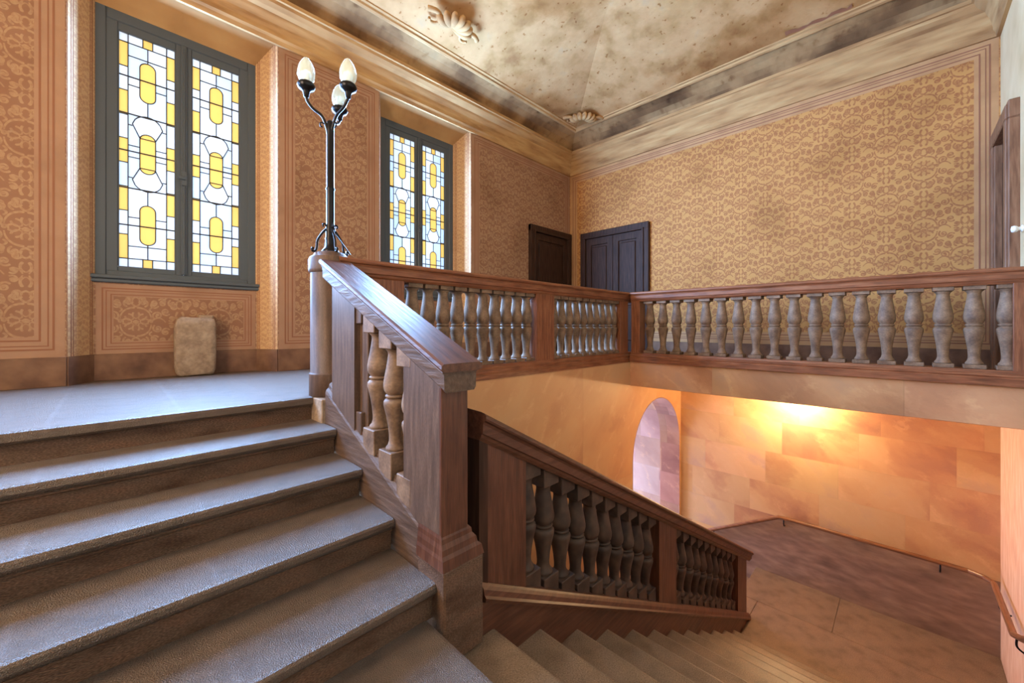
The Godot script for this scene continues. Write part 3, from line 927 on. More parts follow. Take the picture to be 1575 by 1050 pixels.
	wall("trim_3", "plaster soffit under the right-hand gallery", "ceiling", hbox_mesh(URR + 0.1, ULB, VLR, VLL, -0.22, -0.2), M.amber_paint)

func ring_quads(st: SurfaceTool, prof: Array, smooth := -1) -> void:
	var cen := P((UL + UB) / 2, (VR + VW) / 2, 3.0)
	for i in prof.size() - 1:
		var a: Vector2 = prof[i]
		var b: Vector2 = prof[i + 1]
		var ca := [P(UL + a.x, VR + a.x, a.y), P(UB - a.x, VR + a.x, a.y), P(UB - a.x, VW - a.x, a.y), P(UL + a.x, VW - a.x, a.y)]
		var cb := [P(UL + b.x, VR + b.x, b.y), P(UB - b.x, VR + b.x, b.y), P(UB - b.x, VW - b.x, b.y), P(UL + b.x, VW - b.x, b.y)]
		var inward := [Vector3(0, 0, -1), Vector3(-1, 0, 0), Vector3(0, 0, 1), Vector3(1, 0, 0)]
		for k in 4:
			var j := (k + 1) % 4
			var e := b - a
			var n: Vector3 = inward[k] * e.y - Vector3.UP * e.x
			quad(st, ca[k], ca[j], cb[j], cb[k], n, smooth)

func ceiling() -> void:
	var st := st_new()
	ring_quads(st, [Vector2(0, 3.49), Vector2(0.03, 3.49), Vector2(0.04, 3.53), Vector2(0.055, 3.555), Vector2(0.06, 3.60), Vector2(0.075, 3.66), Vector2(0.105, 3.715), Vector2(0.115, 3.74), Vector2(0.15, 3.765), Vector2(0.185, 3.80), Vector2(0.195, 3.83), Vector2(0.215, 3.835), Vector2(0.215, 3.875), Vector2(0.17, 3.89)])
	wall("trim_4", "moulded plaster cornice running round the top of the walls", "cornice", done(st), M.cornice_plaster)
	st = st_new()
	ring_quads(st, [Vector2(0.16, 3.88), Vector2(0.2, 3.93), Vector2(0.26, 3.99), Vector2(0.34, 4.04), Vector2(0.44, 4.075), Vector2(0.47, 4.08)])
	ring_quads(st, [Vector2(0.0, 4.5), Vector2(0.0, 4.6)])
	var cv := wall("trim_5", "dark stained cove between the cornice and the ceiling", "cove", done(st), M.cove_plaster)
	st = st_new()
	ring_quads(st, [Vector2(0.46, 4.075), Vector2(0.465, 4.055), Vector2(0.49, 4.045), Vector2(0.515, 4.055), Vector2(0.525, 4.075), Vector2(0.555, 4.08), Vector2(0.56, 4.095)])
	put(cv, "ceiling_moulding", done(st), M.cornice_plaster)
	st = st_new()
	var prof := []
	for k in 9:
		var t := k / 8.0
		prof.append(Vector2(0.55 + 1.9 * t, 4.09 + 0.34 * sin(t * PI / 2)))
	ring_quads(st, prof)
	var e: Vector2 = prof[-1]
	quad(st, P(UL + e.x, VR + e.x, e.y), P(UB - e.x, VR + e.x, e.y), P(UB - e.x, VW - e.x, e.y), P(UL + e.x, VW - e.x, e.y), Vector3.DOWN)
	# upper side, so that no daylight enters from above
	hbox(st, UL - 0.3, UB + 0.46, VR - 0.4, 5.45, 4.55, 4.7)
	var ce := wall("ceiling", "stained and flaking plaster ceiling vault in ochre tones", "ceiling", done(st), M.ceiling_plaster)
	# flaked strip beside the moulding, bare red-brown ground
	st = st_new()
	var q := []
	var rng := RandomNumberGenerator.new()
	rng.seed = 9
	for k in 15:
		var v := 0.42 + k * 0.045
		q.append([v, rng.randf_range(0.02, 0.06)])
	for k in 14:
		for s in [[0.0, 0.005]]:
			var ua := 5.90 + 0.012 * sin(k * 1.3)
			var ub := 5.90 + 0.012 * sin((k + 1) * 1.3)
			quad(st, P(ua, q[k][0], 4.092), P(ua - q[k][1], q[k][0], 4.092 + 0.28 * q[k][1]), P(ub - q[k + 1][1], q[k + 1][0], 4.092 + 0.28 * q[k + 1][1]), P(ub, q[k + 1][0], 4.092), Vector3.DOWN)
	put(ce, "flaked_patch", done(st), M.border_line_paint)

# plaster shell with curled leaves
func shell_ornament(label: String, at: Vector3, inward: Vector3, size: float) -> void:
	var o := thing("ceiling_ornament", label, "ornament", "", at)
	var side := Vector3.UP.cross(inward).normalized()
	var st := st_new()
	for k in 7:
		var a := (k - 3) * 0.42
		var dir := (inward * cos(a) + side * sin(a)) * size
		var p := [Vector3(0, 0.02, 0), dir * 0.35 + Vector3(0, -0.035, 0), dir * 0.75 + Vector3(0, -0.05, 0), dir + Vector3(0, -0.01, 0)]
		tube(st, curve(p, 5), [0.012, 0.018, 0.024, 0.03, 0.034, 0.038, 0.042, 0.045, 0.047, 0.048, 0.048, 0.046, 0.042, 0.036, 0.026, 0.012], 8)
	put(o, "shell", done(st), M.cornice_plaster)
	for s in [-1.0, 1.0]:
		st = st_new()
		var pts := []
		for k in 22:
			var t := k / 21.0
			var a := PI * 0.2 + t * 5.0
			var r := size * (0.55 - 0.42 * t)
			pts.append(side * s * (size * 0.95 + r * cos(a)) - inward * (0.1 * size - r * sin(a)) + Vector3(0, -0.02, 0))
		tube(st, pts, [0.03, 0.03, 0.028, 0.028, 0.026, 0.024, 0.022, 0.02, 0.018], 8)
		put(o, "scroll", done(st), M.cornice_plaster)

# ---------------------------------------------------------------- stairs
func step_profile(front: float, back: float, top: float, rise: float, sgn: float) -> Array:
	# tread slab with a rounded nosing, then the riser under it; x grows towards the back of the step
	var t := PackedVector2Array([Vector2(front + 0.02, top), Vector2(front + 0.007, top - 0.004), Vector2(front, top - 0.014), Vector2(front - 0.001, top - 0.032), Vector2(front + 0.006, top - 0.043), Vector2(front + 0.018, top - 0.047), Vector2(front + 0.022, top - 0.056), Vector2(back + 0.05, top - 0.056), Vector2(back + 0.05, top)])
	var r := PackedVector2Array([Vector2(front + 0.02, top - 0.056), Vector2(front + 0.022, top - 0.066), Vector2(front + 0.034, top - 0.072), Vector2(front + 0.036, top - rise - 0.005), Vector2(back + 0.05, top - rise - 0.005), Vector2(back + 0.05, top - 0.056)])
	return [t, r]

func flights() -> void:
	var a := thing("upper_flight", "short flight of broad worn stone steps climbing left to the window landing", "stairs")
	for k in range(1, 5):
		var front := VA - k * GA
		var pr := step_profile(front, front + GA, -k * RA, RA, 1.0)
		for i in 2:
			var st := st_new()
			prism(st, pr[i], P(UF + 0.002, 0, 0), Vector3.FORWARD, Vector3.UP, Vector3.RIGHT * (U0 - 0.006 - UF - 0.002))
			put(a, ["tread", "riser"][i], done(st), [M.step_stone, M.riser_stone][i])
	var st := st_new()
	hbox(st, UF + 0.002, U0 - 0.006, VA + 0.034, VA + 0.06, -RA - 0.02, -0.06)
	put(a, "riser", done(st), M.riser_stone)
	var b := thing("lower_flight", "long stone flight descending right from the half landing to the lower landing", "stairs")
	for k in range(1, 13):
		var front := UN + k * GB
		var pr := step_profile(-front, -front + GB, HALF - k * RB, RB, 1.0)
		for i in 2:
			st = st_new()
			prism(st, pr[i], P(0, VLR, 0), Vector3.LEFT, Vector3.UP, P(0, VB - 0.01 - VLR, 0))
			put(b, ["tread", "riser"][i], done(st), [M.lower_stone, M.lower_stone][i])
	st = st_new()
	hbox(st, UN - 0.06, UN - 0.034, VLR, 1.366, HALF - RB - 0.02, HALF - 0.06)
	put(b, "riser", done(st), M.lower_stone)
	var c := thing("passage_flight", "stone flight going down from the lower landing through the arch", "stairs")
	for k in range(1, 12):
		var front := 1.62 + k * 0.3
		st = st_new()
		hbox(st, 5.25, 6.885, front - 0.3, front, LOW - k * 0.17 - 0.17, LOW - k * 0.17, 0.004)
		put(c, "step", done(st), M.lower_stone)

# ---------------------------------------------------------------- balustrades
func balustrades() -> void:
	var rp := rail_profile()
	var b_level := baluster_mesh(0.715, 0.0, 0.01)
	# --- upper flight, rising to the left
	var uc := 1.055
	var ur := 1.07
	var a := thing("stair_balustrade", "short raking balustrade beside the upper steps, worn brown with two pale-edged balusters", "balustrade")
	var v0 := 1.36
	var v1 := 2.745
	var off := 0.975
	var st := st_new()
	var slab := PackedVector2Array([Vector2(-0.112, -0.022), Vector2(-0.109, -0.008), Vector2(-0.098, 0.0), Vector2(0.098, 0.0), Vector2(0.109, -0.008), Vector2(0.112, -0.022), Vector2(0.108, -0.032), Vector2(0.09, -0.036), Vector2(-0.09, -0.036), Vector2(-0.108, -0.032)])
	sweep(st, slab, P(ur, v0, nose_a(v0) + off), P(ur, v1, nose_a(v1) + off), Vector3.RIGHT)
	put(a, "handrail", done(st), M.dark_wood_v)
	st = st_new()
	var fascia := PackedVector2Array([Vector2(-0.092, -0.034), Vector2(-0.096, -0.046), Vector2(-0.088, -0.054), Vector2(-0.086, -0.118), Vector2(-0.076, -0.132), Vector2(0.076, -0.132), Vector2(0.086, -0.118), Vector2(0.088, -0.054), Vector2(0.096, -0.046), Vector2(0.092, -0.034)])
	sweep(st, fascia, P(ur, v0 + 0.015, nose_a(v0 + 0.015) + off), P(ur, v1, nose_a(v1) + off), Vector3.RIGHT)
	put(a, "rail_fascia", done(st), M.worn_wood_v)
	# string with its ledge
	st = st_new()
	var sp := PackedVector2Array([Vector2(-0.07, -0.02), Vector2(-0.07, 0.115), Vector2(-0.064, 0.13), Vector2(-0.05, 0.145), Vector2(-0.046, 0.165), Vector2(-0.03, 0.18), Vector2(0.10, 0.18), Vector2(0.10, -0.35), Vector2(-0.07, -0.35)])
	sweep(st, sp, P(uc, 1.41, nose_a(1.41)), P(uc, 2.70, nose_a(2.70)), Vector3.RIGHT)
	put(a, "string_board", done(st), M.worn_wood_v)
	var pier := func(parent: Node, called: String, s0: float, s1: float, lowo: float, higho: float, m: Material) -> void:
		var s := st_new()
		prism(s, PackedVector2Array([Vector2(s0, nose_a(s0) + lowo), Vector2(s1, nose_a(s1) + lowo), Vector2(s1, nose_a(s1) + higho), Vector2(s0, nose_a(s0) + higho)]), P(0.99, 0, 0), Vector3.FORWARD, Vector3.UP, Vector3.RIGHT * 0.14)
		put(parent, called, done(s), m)
	pier.call(a, "pier", 2.27, 2.60, 0.1, 0.86, M.worn_wood_y)
	pier.call(a, "pier", 1.41, 1.718, 0.1, 0.86, M.worn_wood_y)
	# front of the foot pier in red wood, its shade put into the darker colour
	st = st_new()
	hbox(st, 0.988, 1.132, 1.402, 1.42, -0.45, 0.22, 0.003)
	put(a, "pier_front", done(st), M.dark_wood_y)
	var rb := baluster_mesh(0.60, 0.10, 0.10)
	# half post against the upper pier
	st = st_new()
	hbox(st, 1.025, 1.10, 2.17, 2.272, nose_a(2.22) + 0.1, nose_a(2.22) + 0.9, 0.004)
	hbox(st, 1.0, 1.12, 2.205, 2.272, nose_a(2.23) + 0.1, nose_a(2.23) + 0.26, 0.004)
	hbox(st, 1.0, 1.12, 2.205, 2.272, nose_a(2.23) + 0.77, nose_a(2.23) + 0.9, 0.004)
	put(a, "half_post", done(st), M.worn_wood_y)
	for k in range(1, 4):
		var v := 2.275 - k * 0.185
		put(a, "baluster", rb, M.baluster_wood, P(uc, v, nose_a(v) + 0.215))
	# foot of the balustrade: moulded plinth on the half landing
	st = st_new()
	var pl := [[0.0, -0.42], [0.012, -0.435], [0.015, -0.455], [0.03, -0.475], [0.035, -0.50], [0.05, -0.515], [0.055, -0.54], [0.06, -0.56]]
	for i in pl.size() - 1:
		var x0: float = pl[i][0]
		var x1: float = pl[i + 1][0]
		var ya: float = pl[i][1]
		var yb: float = pl[i + 1][1]
		var c0 := [P(0.988 - x0 * 0.25, 1.405 - x0 * 0.6, ya), P(1.135 + x0 * 1.1, 1.405 - x0 * 0.6, ya), P(1.135 + x0 * 1.1, 1.58, ya), P(0.988 - x0 * 0.25, 1.58, ya)]
		var c1 := [P(0.988 - x1 * 0.25, 1.405 - x1 * 0.6, yb), P(1.135 + x1 * 1.1, 1.405 - x1 * 0.6, yb), P(1.135 + x1 * 1.1, 1.58, yb), P(0.988 - x1 * 0.25, 1.58, yb)]
		var ns := [Vector3(0, 0.3, 1), Vector3(1, 0.3, 0), Vector3(0, 0.3, -1), Vector3(-1, 0.3, 0)]
		for k in 4:
			quad(st, c0[k], c0[(k + 1) % 4], c1[(k + 1) % 4], c1[k], ns[k])
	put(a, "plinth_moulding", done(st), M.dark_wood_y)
	put(a, "plinth", hbox_mesh(0.98, 1.198, 1.369, 1.58, HALF - RB + 0.002, -0.56, 0.008), M.riser_stone)

	# --- lower flight, falling to the right
	var vc := VB + 0.09
	var b := thing("stair_balustrade", "long raking balustrade falling right beside the lower flight, turned balusters in a shaded dark brown", "balustrade")
	var u0 := 1.206
	var u1 := 5.74
	var offb := 1.0
	st = st_new()
	sweep(st, rail_profile(0.14), P(u0, vc, nose_b(u0) + offb), P(u1, vc, nose_b(u1) + offb), Vector3.FORWARD)
	put(b, "handrail", done(st), M.dark_wood_u)  # darker wood stands in for the shade on this balustrade
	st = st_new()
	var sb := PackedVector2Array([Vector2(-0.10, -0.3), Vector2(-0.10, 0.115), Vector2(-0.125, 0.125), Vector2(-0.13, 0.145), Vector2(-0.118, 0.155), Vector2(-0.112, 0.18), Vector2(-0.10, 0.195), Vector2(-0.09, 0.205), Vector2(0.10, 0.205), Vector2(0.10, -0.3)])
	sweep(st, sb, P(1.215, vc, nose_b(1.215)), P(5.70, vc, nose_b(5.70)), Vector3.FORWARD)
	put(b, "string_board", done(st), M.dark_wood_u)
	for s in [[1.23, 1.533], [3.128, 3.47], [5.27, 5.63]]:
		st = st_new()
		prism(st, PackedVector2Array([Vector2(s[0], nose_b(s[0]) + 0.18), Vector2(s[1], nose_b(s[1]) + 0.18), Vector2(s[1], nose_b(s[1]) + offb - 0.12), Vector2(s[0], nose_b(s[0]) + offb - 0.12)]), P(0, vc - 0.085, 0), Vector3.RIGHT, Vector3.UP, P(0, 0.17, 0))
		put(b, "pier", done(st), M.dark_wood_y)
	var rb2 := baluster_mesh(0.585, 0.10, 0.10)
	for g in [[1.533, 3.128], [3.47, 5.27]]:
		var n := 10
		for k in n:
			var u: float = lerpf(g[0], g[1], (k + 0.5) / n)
			put(b, "baluster", rb2, M.shaded_baluster_wood, P(u, vc, nose_b(u) + 0.245))
	# kerb that closes the foot of the end post; its shade is put into the near-black colour
	put(b, "end_block", hbox_mesh(1.206, 1.26, vc - 0.09, vc + 0.1, nose_b(1.23) - 0.3, 0.02), M.dark_door_wood)

	# --- left gallery run, parallel to the window wall
	var c := thing("gallery_balustrade", "level balustrade in front of the window wall, two bays of balusters lit from behind", "balustrade")
	st = st_new()
	sweep(st, rp, P(1.10, VRR, RAIL), P(URR + 0.13, VRR, RAIL), Vector3.FORWARD)
	put(c, "handrail", done(st), M.wood_u)
	var base := PackedVector2Array([Vector2(-0.12, -0.03), Vector2(-0.12, 0.03), Vector2(-0.105, 0.045), Vector2(-0.105, 0.075), Vector2(-0.09, 0.09), Vector2(-0.085, 0.115), Vector2(0.085, 0.115), Vector2(0.105, 0.075), Vector2(0.12, 0.03), Vector2(0.12, -0.03)])
	st = st_new()
	sweep(st, base, P(1.2, VRR, 0), P(URR + 0.1, VRR, 0), Vector3.FORWARD)
	put(c, "base_rail", done(st), M.wood_u)
	for s in [[1.2, 1.62], [3.20, 3.50], [4.96, URR - 0.085]]:
		put(c, "pier", hbox_mesh(s[0], s[1], VRR - 0.085, VRR + 0.085, 0.11, RAIL - 0.13, 0.004), M.wood_y)
	for g in [[1.66, 3.20], [3.50, 4.96]]:
		for k in 10:
			put(c, "baluster", b_level, M.baluster_wood, P(lerpf(g[0], g[1], (k + 0.5) / 10.0), VRR, 0.115))
	# --- right gallery run
	var d := thing("gallery_balustrade", "level balustrade of pale turned balusters in front of the gold back wall", "balustrade")
	st = st_new()
	sweep(st, rp, P(URR, VR + 0.005, RAIL - 0.001), P(URR, VRR - 0.131, RAIL - 0.001), Vector3.RIGHT)
	put(d, "handrail", done(st), M.wood_v)
	var base2 := PackedVector2Array([Vector2(-0.13, -0.012), Vector2(-0.13, 0.05), Vector2(-0.124, 0.058), Vector2(-0.128, 0.07), Vector2(-0.12, 0.084), Vector2(-0.105, 0.09), Vector2(-0.10, 0.115), Vector2(0.10, 0.115), Vector2(0.105, 0.09), Vector2(0.13, 0.05), Vector2(0.13, -0.012)])
	st = st_new()
	sweep(st, base2, P(URR, VR + 0.005, 0), P(URR, VRR - 0.131, 0), Vector3.RIGHT)
	put(d, "base_rail", done(st), M.wood_v)
	put(d, "pier", hbox_mesh(URR - 0.085, URR + 0.085, 2.62, VRR - 0.131, 0.11, RAIL - 0.13, 0.004), M.wood_y)
	put(d, "pier", hbox_mesh(URR - 0.085, URR + 0.085, VR + 0.005, -0.63, 0.11, RAIL - 0.13, 0.004), M.wood_y)
	for k in 18:
		put(d, "baluster", b_level, M.baluster_wood, P(URR, lerpf(2.508, -0.612, k / 17.0), 0.115))

# ---------------------------------------------------------------- things
func newel_and_lamp() -> void:
	var c := Vector3(1.092, 0, -2.90)
	var n := thing("newel_column", "round grey-brown newel column at the top of the steps carrying the lamp", "column", "", c)
	var st := st_new()
	lathe(st, [Vector2(0, 0.0), Vector2(0.136, 0.0), Vector2(0.136, 0.15), Vector2(0.136, 0.15), Vector2(0.131, 0.157), Vector2(0.131, 0.157), Vector2(0.128, 0.16), Vector2(0.127, 0.85), Vector2(0.127, 0.85), Vector2(0.137, 0.856), Vector2(0.140, 0.875), Vector2(0.140, 0.945), Vector2(0.132, 0.962), Vector2(0.132, 0.962), Vector2(0.112, 0.975), Vector2(0.10, 0.994), Vector2(0.085, 1.0), Vector2(0, 1.0)], Vector3.ZERO, 36)
	put(n, "shaft", done(st), M.worn_wood_y)
	put(n, "plinth", hbox_mesh(-0.127, 0.13, -0.19, 0.1, -RA - 0.17, -0.004, 0.006), M.rough_stone)
	# lamp: iron stem, three arms with clear bulbs
	var at := c + Vector3(0, 1.0, 0)
	var l := thing("lamp_standard", "black iron three-armed lamp with clear pointed bulbs standing on the newel column", "lamp", "", at)
	var fw := Vector3(0.7104, 0, -0.7038)
	var rt := Vector3(0.7038, 0, 0.7104)
	st = st_new()
	lathe(st, [Vector2(0, 0), Vector2(0.055, 0), Vector2(0.058, 0.012), Vector2(0.045, 0.03), Vector2(0.034, 0.045), Vector2(0.032, 0.09), Vector2(0.036, 0.10), Vector2(0.032, 0.11), Vector2(0.03, 0.15), Vector2(0.034, 0.16), Vector2(0.032, 0.175), Vector2(0.027, 0.20), Vector2(0.026, 0.44), Vector2(0.033, 0.452), Vector2(0.026, 0.464), Vector2(0.025, 0.84), Vector2(0.025, 0.855), Vector2(0.028, 0.90), Vector2(0.022, 0.93), Vector2(0.0, 0.95)], Vector3.ZERO, 14)
	put(l, "stem", done(st), M.iron)
	for k in 4:
		var dir := (fw * cos(PI / 4 + k * PI / 2) + rt * sin(PI / 4 + k * PI / 2))
		st = st_new()
		var pts := [dir * 0.022 + Vector3(0, 0.17, 0), dir * 0.05 + Vector3(0, 0.14, 0), dir * 0.085 + Vector3(0, 0.08, 0), dir * 0.092 + Vector3(0, 0.03, 0), dir * 0.10 + Vector3(0, 0.004, 0), dir * 0.118 + Vector3(0, 0.0, 0), dir * 0.122 + Vector3(0, 0.016, 0), dir * 0.11 + Vector3(0, 0.02, 0)]
		tube(st, curve(pts, 5), [0.008], 8)
		var q := [dir * 0.02 + Vector3(0, 0.17, 0), dir * 0.035 + Vector3(0, 0.20, 0), dir * 0.05 + Vector3(0, 0.195, 0), dir * 0.046 + Vector3(0, 0.178, 0)]
		tube(st, curve(q, 5), [0.006], 8)
		put(l, "scroll_foot", done(st), M.iron)
	st = st_new()
	tube(st, curve([rt * 0.03 + Vector3(0, 0.14, 0), rt * 0.09 + Vector3(0, 0.06, 0), rt * 0.135 + fw * 0.02 + Vector3(0, -0.01, 0)], 5), [0.004], 6)
	put(l, "cable", done(st), M.iron)
	for arm in [[-0.124, -0.09, 1.10], [0.168, -0.10, 1.085], [-0.02, 0.20, 1.09]]:
		var tip: Vector3 = rt * arm[0] + fw * arm[1]
		var d := tip.normalized()
		var r := tip.length()
		st = st_new()
		var pts := [d * 0.01 + Vector3(0, 0.82, 0), d * 0.022 + Vector3(0, 0.88, 0), d * r * 0.35 + Vector3(0, 0.955, 0), d * r * 0.72 + Vector3(0, 0.99, 0), d * r * 0.95 + Vector3(0, 1.03, 0), tip + Vector3(0, arm[2] - 0.035, 0)]
		tube(st, curve(pts, 5), [0.013, 0.013, 0.0125, 0.012, 0.011, 0.011, 0.0105, 0.01], 10)
		tube(st, curve([d * 0.02 + Vector3(0, 0.90, 0), d * 0.06 + Vector3(0, 0.91, 0), d * 0.065 + Vector3(0, 0.885, 0), d * 0.05 + Vector3(0, 0.88, 0)], 4), [0.005], 6)
		put(l, "arm", done(st), M.iron)
		st = st_new()
		var y: float = arm[2]
		lathe(st, [Vector2(0, y - 0.05), Vector2(0.016, y - 0.045), Vector2(0.022, y - 0.01), Vector2(0.03, y), Vector2(0.05, y + 0.012), Vector2(0.058, y + 0.03), Vector2(0.055, y + 0.045), Vector2(0.044, y + 0.055), Vector2(0.0, y + 0.05)], tip, 16)
		put(l, "bulb_holder", done(st), M.iron)
		st = st_new()
		lathe(st, [Vector2(0.034, y + 0.05), Vector2(0.048, y + 0.075), Vector2(0.056, y + 0.105), Vector2(0.056, y + 0.13), Vector2(0.050, y + 0.16), Vector2(0.038, y + 0.19), Vector2(0.022, y + 0.215), Vector2(0.008, y + 0.228), Vector2(0.0, y + 0.23)], tip, 20)
		var bulb := put(l, "bulb", done(st), M.bulb_glass)
		st = st_new()
		lathe(st, [Vector2(0.0, y + 0.05), Vector2(0.024, y + 0.05), Vector2(0.024, y + 0.10), Vector2(0.028, y + 0.105), Vector2(0.026, y + 0.125), Vector2(0.012, y + 0.14), Vector2(0.0, y + 0.142)], tip, 14)
		put(bulb, "inner_tube", done(st), M.white_ceramic)

func stone_block() -> void:
	var o := thing("stone_block", "rough grey-brown stone block standing under the large left window", "stone", "", P(0.575, 4.93, 0))
	var st := st_new()
	var rng := RandomNumberGenerator.new()
	rng.seed = 3
	var n := noise(77, 4.0, 3)
	# a rounded, slightly uneven block
	var nu := 14
	var nv := 22
	var pt := func(d: Vector3) -> Vector3:
		var h := Vector3(0.158, 0.285, 0.075)
		var p := Vector3.ZERO
		var e := 0.28
		for k in 3:
			p[k] = signf(d[k]) * pow(absf(d[k]), e) * h[k]
		p = p * (1.0 + 0.05 * n.get_noise_3dv(d * 1.2))
		return p + Vector3(0, 0.285, 0)
	for i in nu:
		for j in nv:
			var q := []
			for k in [[0, 0], [1, 0], [1, 1], [0, 1]]:
				var th: float = PI * (i + k[0]) / nu
				var ph: float = TAU * (j + k[1]) / nv
				q.append(pt.call(Vector3(sin(th) * cos(ph), cos(th), sin(th) * sin(ph))))
			var mid: Vector3 = (q[0] + q[2]) / 2.0 - Vector3(0, 0.285, 0)
			quad(st, q[0], q[1], q[2], q[3], mid, 1)
	var m := put(o, "block", done(st), M.rough_stone)
	st = st_new()
	box(st, Vector3(0.02, 0.555, -0.06), Vector3(0.14, 0.592, 0.05), 0.012)
	put(o, "raised_edge", done(st), M.rough_stone)

func lower_handrail() -> void:
	var o := thing("wall_handrail", "wooden handrail on iron brackets round the lower landing walls", "handrail")
	var st := st_new()
	var u := ULB - 0.075
	var pts := [P(u, 2.74, -2.31 - 0.56 * 1.43), P(u, 1.31, -2.31), P(u, 1.2, -2.305), P(u, -0.35, -2.305), P(u - 0.02, -0.52, -2.30), P(u - 0.09, -0.63, -2.295), P(u - 0.2, VLR + 0.075, -2.285), P(5.6, VLR + 0.075, -2.24), P(5.2, VLR + 0.075, -2.06), P(2.0, VLR + 0.075, -0.32)]
	tube(st, pts, [0.026], 12, -1)
	put(o, "rail", done(st), M.rail_wood)
	for p in [[u, 2.2, -2.81], [u, 1.25, -2.305], [u, -0.3, -2.305]]:
		st = st_new()
		tube(st, curve([P(p[0], p[1], p[2] - 0.02), P(p[0], p[1], p[2] - 0.09), P(p[0] + 0.04, p[1], p[2] - 0.13), P(ULB, p[1], p[2] - 0.13)], 5), [0.008], 8)
		put(o, "bracket", done(st), M.iron)
	for p in [[6.3, -2.27], [5.45, -2.17], [4.2, -1.52]]:
		st = st_new()
		tube(st, curve([P(p[0], VLR + 0.075, p[1] - 0.02), P(p[0], VLR + 0.075, p[1] - 0.09), P(p[0], VLR + 0.03, p[1] - 0.13), P(p[0], VLR, p[1] - 0.13)], 5), [0.008], 8)
		put(o, "bracket", done(st), M.iron)

func stair_lamp() -> void:
	var at := P(6.62, 1.12, -0.60)
	var o := thing("wall_lamp", "small lit bulb hanging under the gallery against the amber wall", "lamp", "", at)
	var st := st_new()
	lathe(st, [Vector2(0, 0.03), Vector2(0.022, 0.03), Vector2(0.025, 0.06), Vector2(0.02, 0.085), Vector2(0.008, 0.09), Vector2(0.008, 0.36), Vector2(0.04, 0.365), Vector2(0.045, 0.38), Vector2(0.0, 0.38)], Vector3.ZERO, 14)
	put(o, "bulb_holder", done(st), M.brass)
	st = st_new()
	lathe(st, [Vector2(0, -0.04), Vector2(0.018, -0.036), Vector2(0.032, -0.02), Vector2(0.035, 0.0), Vector2(0.03, 0.02), Vector2(0.02, 0.035), Vector2(0, 0.036)], Vector3.ZERO, 16)
	put(o, "bulb", done(st), M.lit_bulb)
	var l := OmniLight3D.new()
	l.name = "lamp_light"
	l.light_color = Color(1.0, 0.87, 0.66)
	l.light_energy = LAMP_LOW
	l.light_size = 0.03
	l.omni_range = 15.0
	l.omni_attenuation = 2.0
	l.shadow_enabled = true
	o.add_child(l)

func doors() -> void:
	var d := setting("door_1", "dark brown panelled door at the end of the window wall", "door")
	panel_door(d, true, VW, -1.0, 5.25, 6.47, 2.32, 1, M.dark_door_wood)
	knob(d, P(5.98, VW - 0.038, 1.06), Vector3(0, 0, 1), M.brass)
	d = setting("door_2", "dark double door in the back wall near the corner", "door")
	panel_door(d, false, UB, -1.0, 3.095, 4.497, 2.285, 2, M.dark_door_wood)
	knob(d, P(UB - 0.038, 3.735, 0.99), Vector3(-1, 0, 0), M.brass)
	knob(d, P(UB - 0.038, 3.855, 0.99), Vector3(-1, 0, 0), M.brass)
	d = setting("door_3", "brown wooden door casing standing proud of the right wall", "door")
	var st := st_new()
	for k in [[5.5, 5.66], [6.26, 6.42]]:
		hbox(st, k[0], k[1], VR - 0.05, VR + 0.066, 0, 2.3, 0.008)
		hbox(st, k[0] + 0.03, k[1] - 0.03, VR + 0.05, VR + 0.08, 0, 2.3, 0.008)
	hbox(st, 5.5, 6.42, VR - 0.05, VR + 0.066, 2.3, 2.46, 0.008)
	hbox(st, 5.53, 6.39, VR + 0.05, VR + 0.08, 2.3, 2.43, 0.008)
	put(d, "door_casing", done(st), M.door_frame_wood)
	st = st_new()
	hbox(st, 5.66, 6.26, VR, VR + 0.012, 0, 2.3)
	for k in [[5.72, 5.93], [5.99, 6.2]]:
		for y in [[0.2, 0.9], [1.1, 2.1]]:
			hbox(st, k[0], k[1], VR + 0.01, VR + 0.022, y[0], y[1], 0.008)
	put(d, "door_leaf", done(st), M.dark_door_wood)
	var k := thing("bell_push", "small white ceramic bell push on the pale wall beside the right-hand casing", "bell push", "", P(5.36, VR, 1.30))
	st = st_new()
	lathe(st, [Vector2(0, 0), Vector2(0.03, 0), Vector2(0.03, 0.012), Vector2(0.016, 0.018), Vector2(0.016, 0.03), Vector2(0.026, 0.036), Vector2(0.03, 0.052), Vector2(0.024, 0.066), Vector2(0, 0.07)], Vector3.ZERO, 18, Basis(Quaternion(Vector3.UP, Vector3(0, 0, -1))))
	put(k, "knob", done(st), M.white_ceramic)

const SKY := 9.5
const WIN := 44.0
const LOWWIN := 20.0
const LAMP_LOW := 2.3
const SIDE := 12.0

func area_light(called: String, at: Vector3, dir: Vector3, size: Vector2, color: Color, energy: float) -> void:
	var l := AreaLight3D.new()
	l.name = called
	add_child(l)
	l.area_size = size
	l.light_color = color
	l.light_energy = energy
	l.area_range = 20.0
	l.area_attenuation = 2.0
	l.shadow_enabled = true
	l.look_at_from_position(at, at + dir, Vector3.UP)

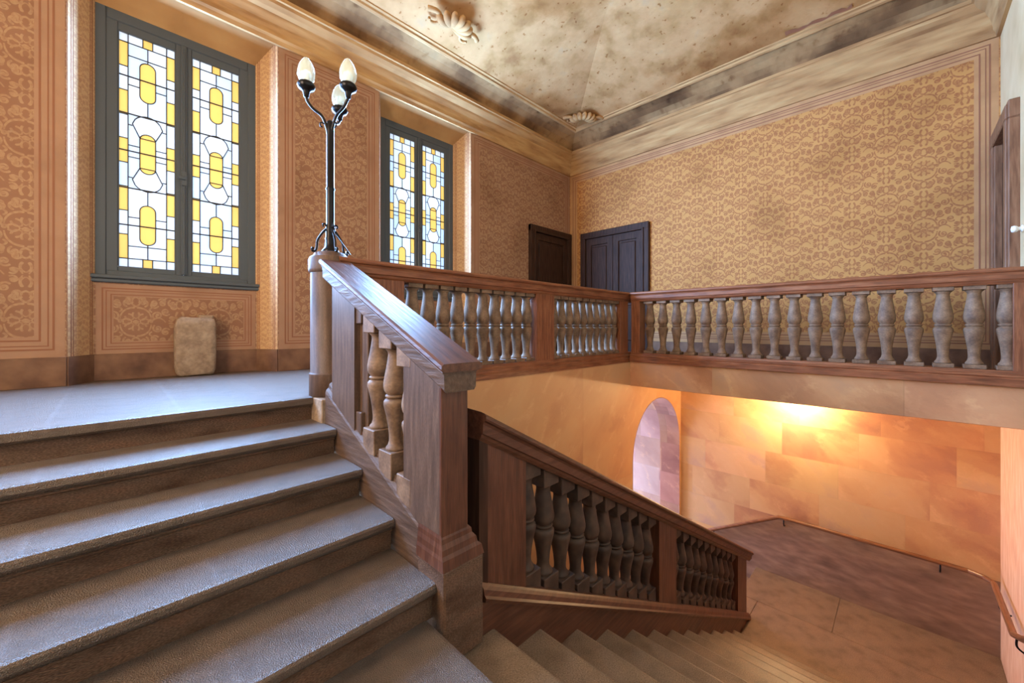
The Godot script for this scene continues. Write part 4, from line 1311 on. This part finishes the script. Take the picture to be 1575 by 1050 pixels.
func _ready() -> void:
	# --- camera
	var cam := Camera3D.new()
	cam.name = "camera"
	add_child(cam)
	cam.position = Vector3(0, 0.473, 0)
	cam.rotation_degrees = Vector3(0, -45.27, 0)
	cam.near = 0.05
	cam.far = 100.0
	cam.projection = Camera3D.PROJECTION_FRUSTUM
	cam.size = 2.0 * cam.near * 525.0 / 609.4
	cam.frustum_offset = Vector2(0, cam.near * (502.94 - 525.0) / 609.4)
	# --- sky and exposure
	var env := Environment.new()
	env.background_mode = Environment.BG_SKY
	var sm := ProceduralSkyMaterial.new()
	sm.sky_top_color = Color(0.62, 0.74, 0.95)
	sm.sky_horizon_color = Color(0.86, 0.92, 1.0)
	sm.ground_bottom_color = Color(0.55, 0.56, 0.56)
	sm.ground_horizon_color = Color(0.75, 0.77, 0.8)
	var sky := Sky.new()
	sky.sky_material = sm
	env.sky = sky
	env.background_energy_multiplier = SKY
	env.tonemap_mode = Environment.TONE_MAPPER_LINEAR
	env.tonemap_exposure = 1.1
	env.sdfgi_enabled = true
	env.ssao_enabled = true
	env.ssil_enabled = true
	var we := WorldEnvironment.new()
	we.name = "world"
	we.environment = env
	add_child(we)
	# --- daylight through the windows
	var day := Color(0.58, 0.765, 1.0)
	for c in [-2.17, 0.5, 3.17]:
		area_light("window_daylight", P(c, VW + 0.10, 2.1), Vector3(0, 0, 1), Vector2(0.95, 2.15), day, WIN)
	area_light("added_side_light", P(UF - 0.05, 2.0, 1.9), Vector3(1, 0, 0), Vector2(1.15, 2.25), Color(1.0, 0.88, 0.72), SIDE)  # warm fill light at the added side window
	area_light("passage_daylight", P(6.05, 5.17, -2.75), Vector3(0, 0, 1), Vector2(1.3, 2.9), Color(0.80, 0.82, 1.0), LOWWIN)
	# --- materials, setting, things
	make_materials()
	build_shell()
	window(1, "window_1", "large leaded window with rounded yellow panes, left of the lamp", 0.5, true)
	window(2, "window_2", "leaded yellow and clear window right of the lamp, behind the rail", 3.17, true)
	window(3, "window_3", "leaded window of the landing beyond the left edge", -2.17, false)
	doors()
	flights()
	balustrades()
	newel_and_lamp()
	stone_block()
	lower_handrail()
	stair_lamp()
	shell_ornament("pale plaster shell in the far corner of the ceiling moulding", P(5.76, 3.98, 4.10), Vector3(-0.7, 0, 0.7), 0.24)
	shell_ornament("pale plaster shell on the ceiling above the window pier", P(2.9, 3.92, 4.13), Vector3(0, 0, 1), 0.26)
